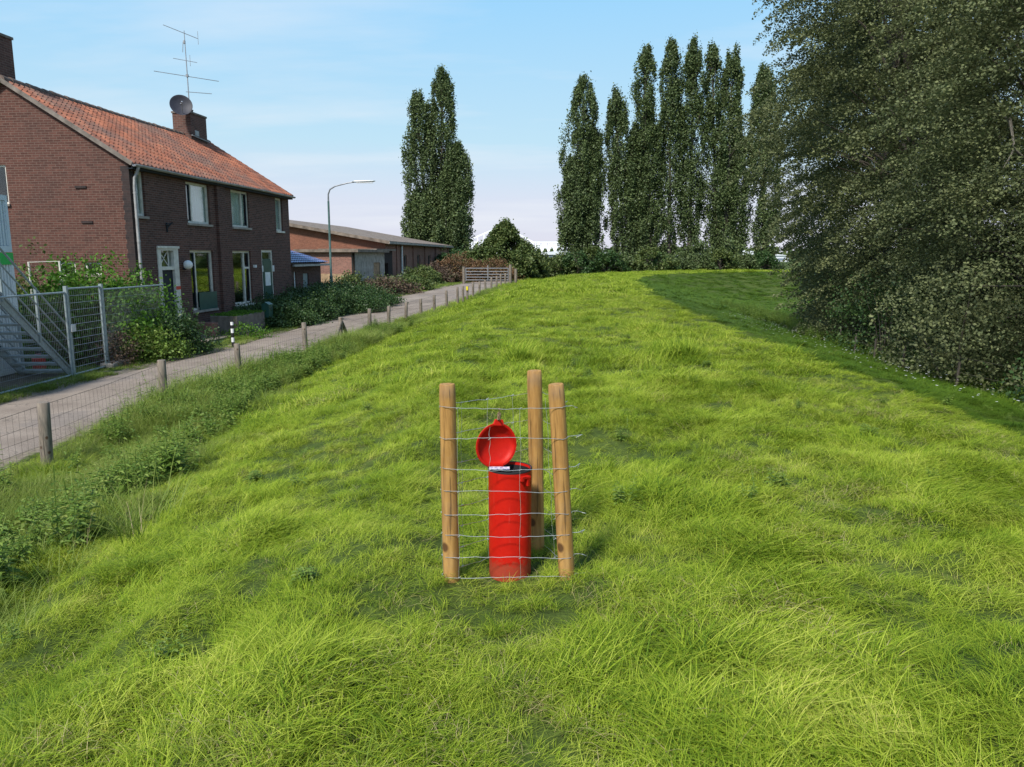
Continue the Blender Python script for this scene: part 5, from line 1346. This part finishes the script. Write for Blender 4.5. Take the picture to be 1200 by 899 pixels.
for i, (s, w, rx, ry, rz, lab) in enumerate(br):
    bush('bramble_bush', gp(s, w + .15), (rx, ry * .9, rz * (.80 if s < 12 else .62)), int(12000 * rx), .078, M['bramble'], lab, 'bramble', 'brambles along the house front', 20 + i)
bush('elder_bush', at(-7.9, 37.6), (0.8, 0.8, 1.5), 3200, .12, M['shrub'], 'taller yellow-green elder just behind the street lamp', 'bush', None, 40)
br2 = [(-7.7, 45.0, 1.9, 1.5, 0.95, 'brownshrub', 'heap of brown dead brambles beside the yard entrance'), (-7.0, 48.5, 2.0, 1.6, 0.85, 'shrub', 'grey-green bushes in front of the low crumbling wall'), (-6.4, 55.5, 1.3, 1.4, 1.30, 'shrub', 'tall loose bush before the long barn'),
       (-5.3, 59.0, 1.7, 1.8, 1.3, 'brownshrub', 'brownish bush between the barn and the field gate'), (-4.4, 60.5, 2.4, 2.0, 1.9, 'rusty', 'rust-coloured shrub behind the field gate'), (-1.8, 62.0, 2.4, 1.8, 1.6, 'rusty', 'second rusty shrub right behind the gate bars'), (-8.2, 84.0, 2.4, 2.4, 3.0, 'shrub', 'bushy green shrub at the far end of the long barn')]
for i, (x, y, rx, ry, rz, mm, lab) in enumerate(br2):
    bush('roadside_bush', at(x, y), (rx, ry, rz), 6500, .13, M[mm], lab, 'bush', 'bushes along the far part of the lane', 50 + i)

# ------------------------------------------------------------------ poplars
def pz(u, Y=95.0): return (u - 600) / 900 * Y * .995
def pop(u, cols, label, seed, Y=95.0, **k):
    x0 = pz(u, Y); base = (x0, Y, -1.0)
    poplar('poplar_tree', base, [(pz(a, Y) - x0, pz(b, Y) * (1 - .0017 * zt) - x0, zt, r) for a, b, zt, r in cols], label, seed, **k)
# (column foot px, column top px, top height, radius); tops lean outwards slightly with the perspective
pop(514, [(503, 490, 20.5, 2.2), (517, 519, 23.3, 2.3), (532, 537, 14.5, 2.2), (500, 490, 9, 2.4), (526, 530, 12, 2.6)], 'broad double-topped poplar standing alone behind the long brick barn', 301)
pop(681, [(682, 684, 22.3, 2.5), (688, 695, 16.5, 1.9), (675, 671, 13, 2.0)], 'wide poplar at the left end of the row, next to the gap', 302)
pop(728, [(730, 721, 21.0, 1.85)], 'slim short poplar, second in the row', 303, dens=1.25)
pop(752, [(749, 757, 25.6, 1.95), (762, 758, 19, 1.4), (745, 745, 17, 1.3)], 'tall poplar with two bare stems showing at its foot', 304)
pop(783, [(782, 786, 26.3, 1.75)], 'narrow poplar in the middle of the row', 305, dens=1.3)
pop(805, [(806, 812, 26.6, 1.7)], 'narrowest and tallest poplar right of the middle of the row', 306, dens=1.3)
pop(843, [(838, 834, 26.0, 1.8), (846, 857, 25.6, 2.0), (858, 864, 16, 1.8)], 'thick twin-topped poplar at the right end of the row', 307)
pop(893, [(893, 893, 23.5, 2.3)], 'poplar half hidden by the dark broadleaf trees', 308, dens=1.3)
bush('spreading_tree', (pz(805), 93.0, -1), (2.4, 2.2, 4.2), 5000, .30, M['poplar'], 'low spreading dark tree at the foot of the narrow poplars', 'tree', None, 70)
bush('spreading_tree', (pz(850), 93.5, -1), (2.2, 2.0, 4.2), 5000, .30, M['poplar'], 'low dark tree at the foot of the twin-topped poplar', 'tree', None, 71)
# round crowned tree beyond the gate and smaller bushes on the skyline
def crown_tree(name, x, y, hh, r_, lab, seed, m, n=70, leaf=.2, cat='tree', cone=False):
    bigtree(name, (x, y, -.9), hh, r_, lab, seed, n, leaf, .2, m=M[m], group='bushes and small trees on the skyline', per=110, cone=cone, thick=0.95)
crown_tree('conical_tree', pz(592, 72) , 72, 5.6, 3.3, 'leafy cone-shaped tree in front of the white bridge', 400, 'shrub', 330, .2, cone=True)
crown_tree('skyline_bush', pz(562, 70), 70, 3.3, 1.9, 'small round bush left of the cone-shaped tree', 401, 'shrub', 70, .18)
crown_tree('skyline_bush', pz(537, 80), 80, 3.0, 2.3, 'low round bush between the barn end and the bridge pillar', 402, 'bramble', 80, .2)
crown_tree('skyline_bush', pz(625, 72), 74, 3.2, 1.8, 'small bush right of the cone-shaped tree', 403, 'shrub', 70, .18)
rb = random.Random(77)
us = [(645, 1.9, 'bramble'), (660, 2.6, 'shrub'), (676, 3.0, 'bramble'), (694, 3.3, 'shrub'), (710, 3.2, 'bramble'), (738, 2.6, 'poplar'), (764, 3.4, 'shrub'), (772, 2.6, 'bramble'), (790, 2.4, 'poplar'), (826, 2.6, 'poplar'), (848, 3.1, 'shrub'), (866, 2.7, 'bramble'), (884, 2.6, 'poplar'), (905, 2.8, 'bramble')]
where = ['at the right edge of the bridge', 'in front of the gap with the pale sheds', 'below the first poplar of the row', 'right of the first poplar', 'between the first and second poplars', 'between the second and third poplars', 'pale and upright below the two-stemmed poplar', 'right of the two-stemmed poplar', 'below the middle poplar', 'left of the twin-topped poplar', 'with a reddish twig, below the twin-topped poplar', 'in the gap right of the poplar row', 'left of the half-hidden poplar', 'at the left edge of the big dark trees']
for i, (u, hh, m) in enumerate(us):
    crown_tree('skyline_bush', pz(u, 88), 88 + rb.uniform(-1.0, 3) + max(0, (u - 700) / 100 * 2), hh + .1, 1.5 + rb.uniform(-.2, .6), 'skyline bush ' + where[i], 410 + i, m, 60, .2, 'bush')

# ------------------------------------------------------------------ big trees on the right
BT = [((10.5, 12.3), 11.5, 3.3, 1400, .048, (-.2, -.2), 'nearest big tree at the right edge, boughs sweeping to the grass'),
      ((12.4, 8.4), 12.5, 3.6, 900, .052, (0, 0), 'big tree standing furthest right, mostly outside the view'),
      ((11.3, 16.4), 13.0, 3.5, 1450, .054, (-.3, 0), 'large dark tree with a bare pale branch in its middle'),
      ((11.8, 20.8), 13.5, 3.4, 1500, .060, (-3.3, 0), 'dark tree whose crown leans out over the grass'),
      ((13.5, 26.4), 13.0, 3.4, 1050, .075, (-1.5, 0), 'fourth big tree, behind the leaning crown'),
      ((15.6, 32.5), 12.5, 3.8, 800, .09, (-.8, 0), 'last tall tree of the belt at the bend of the dike'),
      ((15.6, 16.5), 14.5, 4.0, 560, .080, (0, 0), 'inner tree of the belt, behind the one with the pale branch'),
      ((16.4, 22.5), 15.0, 4.2, 560, .085, (0, 0), 'inner tree of the belt, right behind the leaning tree')]
for i, ((x, y), hh, r_, n, lf, ln, lab) in enumerate(BT):
    bigtree('broadleaf_tree', (x, y, h0(x, y)), hh, r_, lab, 500 + i, n, lf, .25, ln, per=150)
for i, (x, y, r_, hh, lab) in enumerate([(8.1, 10.2, 1.0, 1.9, 'low bushy growth at the foot of the nearest big tree'), (8.0, 13.8, 1.0, 1.9, 'undergrowth bush between the first two big trees'), (8.8, 18.0, 1.1, 2.0, 'undergrowth bush below the leaning tree'), (10.2, 22.5, 1.3, 2.2, 'undergrowth bush below the far crowns'), (12.6, 28.5, 1.6, 2.4, 'undergrowth bush at the far end of the tree belt')]):
    bush('undergrowth_bush', at(x, y), (r_, r_ * 1.5, hh), 4600, .07, M['aspen'] if i % 2 else M['bramble'], lab, 'bush', 'bushes under the big trees', 90 + i)
def dead_branch():
    root = empty('bare_branch', (8.6, 14.6, h0(8.6, 14.6))); tag(root, 'forked bare pale branch poking out of the dark foliage', 'branch')
    m = MB(); m.tube([(0.9, .6, 4.6), (.35, -.2, 4.85), (-.25, -.6, 4.9)], [.04, .03, .008], 7); m.tube([(.35, -.2, 4.85), (.3, -.5, 4.3), (.05, -.6, 3.9)], [.028, .02, .006], 6); m.tube([(.3, -.5, 4.3), (.6, -.6, 4.0)], [.015, .005], 6)
    m.build('fork', simple('pale_bark', (.26, .23, .19), .8), root)
dead_branch()

# ------------------------------------------------------------------ far things: bridge, halls, masts
def bridge():
    Y = 430; root = empty('truss_bridge', (0, Y, 3.7)); tag(root, 'far white truss bridge with a peaked upper chord on the skyline', 'bridge')
    pk = [(-27, 5.4), (-5, 14.5), (12, 5.4)]
    for yy in (0, 9):
        a = MB(); xs = np.arange(-30, 50, 3.6); ht = 5.4
        for i in range(len(xs) - 1):
            x0, x1 = xs[i], xs[i + 1]; xm = (x0 + x1) / 2
            a.bar((x0, yy, ht), (x1, yy, ht), .6, .6); a.bar((x0, yy, 0), (xm, yy, ht), .4, .4); a.bar((xm, yy, ht), (x1, yy, 0), .4, .4)
            a.bar((x0, yy, ht), (xm, yy, ht * .5), .25, .25); a.bar((x0, yy, 2.3), (x1, yy, 2.3), .22, .22); a.bar((x0, yy, 0), (x0, yy, ht), .25, .25)
            if -27 < x0 < 12: a.bar((x0, yy, ht), (x0, yy, float(np.interp(x0, [p[0] for p in pk], [p[1] for p in pk]))), .22, .22)
        a.bar((pk[0][0], yy, pk[0][1]), (pk[1][0], yy, pk[1][1]), .42, .42); a.bar((pk[1][0], yy, pk[1][1]), (pk[2][0], yy, pk[2][1]), .42, .42)
        a.build('truss', M['white_far'], root)
    d = MB(); d.box(-60, 75, -1, 10, -1.5, -.3); d.build('deck', M['white_far'], root)
    for x in (-23, 48):
        p = MB(); p.box(x - 2.2, x + 2.2, 0, 9, -9, -1.6); p.build('pier', M['hall'], root)
bridge()
def box_hall(name, x, y, w, d, z, m, lab, roof=None):
    root = empty(name, (x, y, -1.5)); tag(root, lab, 'hall')
    b = MB(); b.box(-w / 2, w / 2, 0, d, 0, z); b.build('wall', M[m], root)
    r_ = MB(); s = z + w * .06; r_.add([(-w / 2 - .4, -.4, z + .01), (w / 2 + .4, -.4, z + .01), (w / 2 + .4, d + .4, z + .01), (-w / 2 - .4, d + .4, z + .01), (0, -.4, s), (0, d + .4, s)], [(0, 1, 4), (1, 2, 5, 4), (2, 3, 5), (3, 0, 4, 5), (0, 3, 2, 1)]); r_.build('roof', M[roof or m], root)
    c = MB(); n = max(3, int(w / 6))
    for i in range(n):
        a = -w / 2 + (i + .25) * w / n; c.box(a, a + w / n * .5, -.06, -.004, z * .35, z * .65)
    c.build('window_band', M['hall_dark'], root)
box_hall('pale_hall', -12.5, 190, 22, 20, 3.0, 'hall', 'pale low hall below the left part of the white bridge')
box_hall('white_roof_hall', -26.5, 128, 22, 30, 5.4, 'hall', 'big hall with a bright white roof behind the brick barn', 'white_far')
box_hall('far_warehouse', 21, 330, 30, 20, 3.6, 'hall_dark', 'far slate-coloured warehouse in the gap right of the bridge', 'hall')
box_hall('far_warehouse', 98, 340, 46, 20, 3.2, 'hall', 'far pale warehouse seen between the last poplars')
for i, (x, y, z, lab) in enumerate(((104, 330, 13, 'taller thin far mast in the gap right of the poplars'), (95, 330, 9.5, 'shorter thin far mast in the gap right of the poplars'))):
    root = empty('far_mast', (x, y, -1)); tag(root, lab, 'mast', 'far masts'); m = MB(); m.tube([(0, 0, 0), (0, 0, z + 4)], [.28, .12], 6); m.bar((-.9, 0, z * .8), (.9, 0, z * .8), .2, .2); m.build('pole', M['grey_metal'], root)
# a dull strip of far woodland along the horizon
def far_wood():
    rng = np.random.default_rng(31); n = 900; x = rng.uniform(-420, 420, n); y = 470 + rng.uniform(0, 70, n); c = np.stack([x, y, 1.2 + 4.8 * rng.random(n) ** 1.2], 1)
    P = clusters(c, 22, np.array([3.2, 3.0, 1.6]), rng); V, F = leaf_quads(P, 2.2, rng, .9); o = meshobj('far_woodland', V, F, M['shrub']); tag(o, 'dull green strip of far woodland along the horizon', None, None, 'stuff')
far_wood()
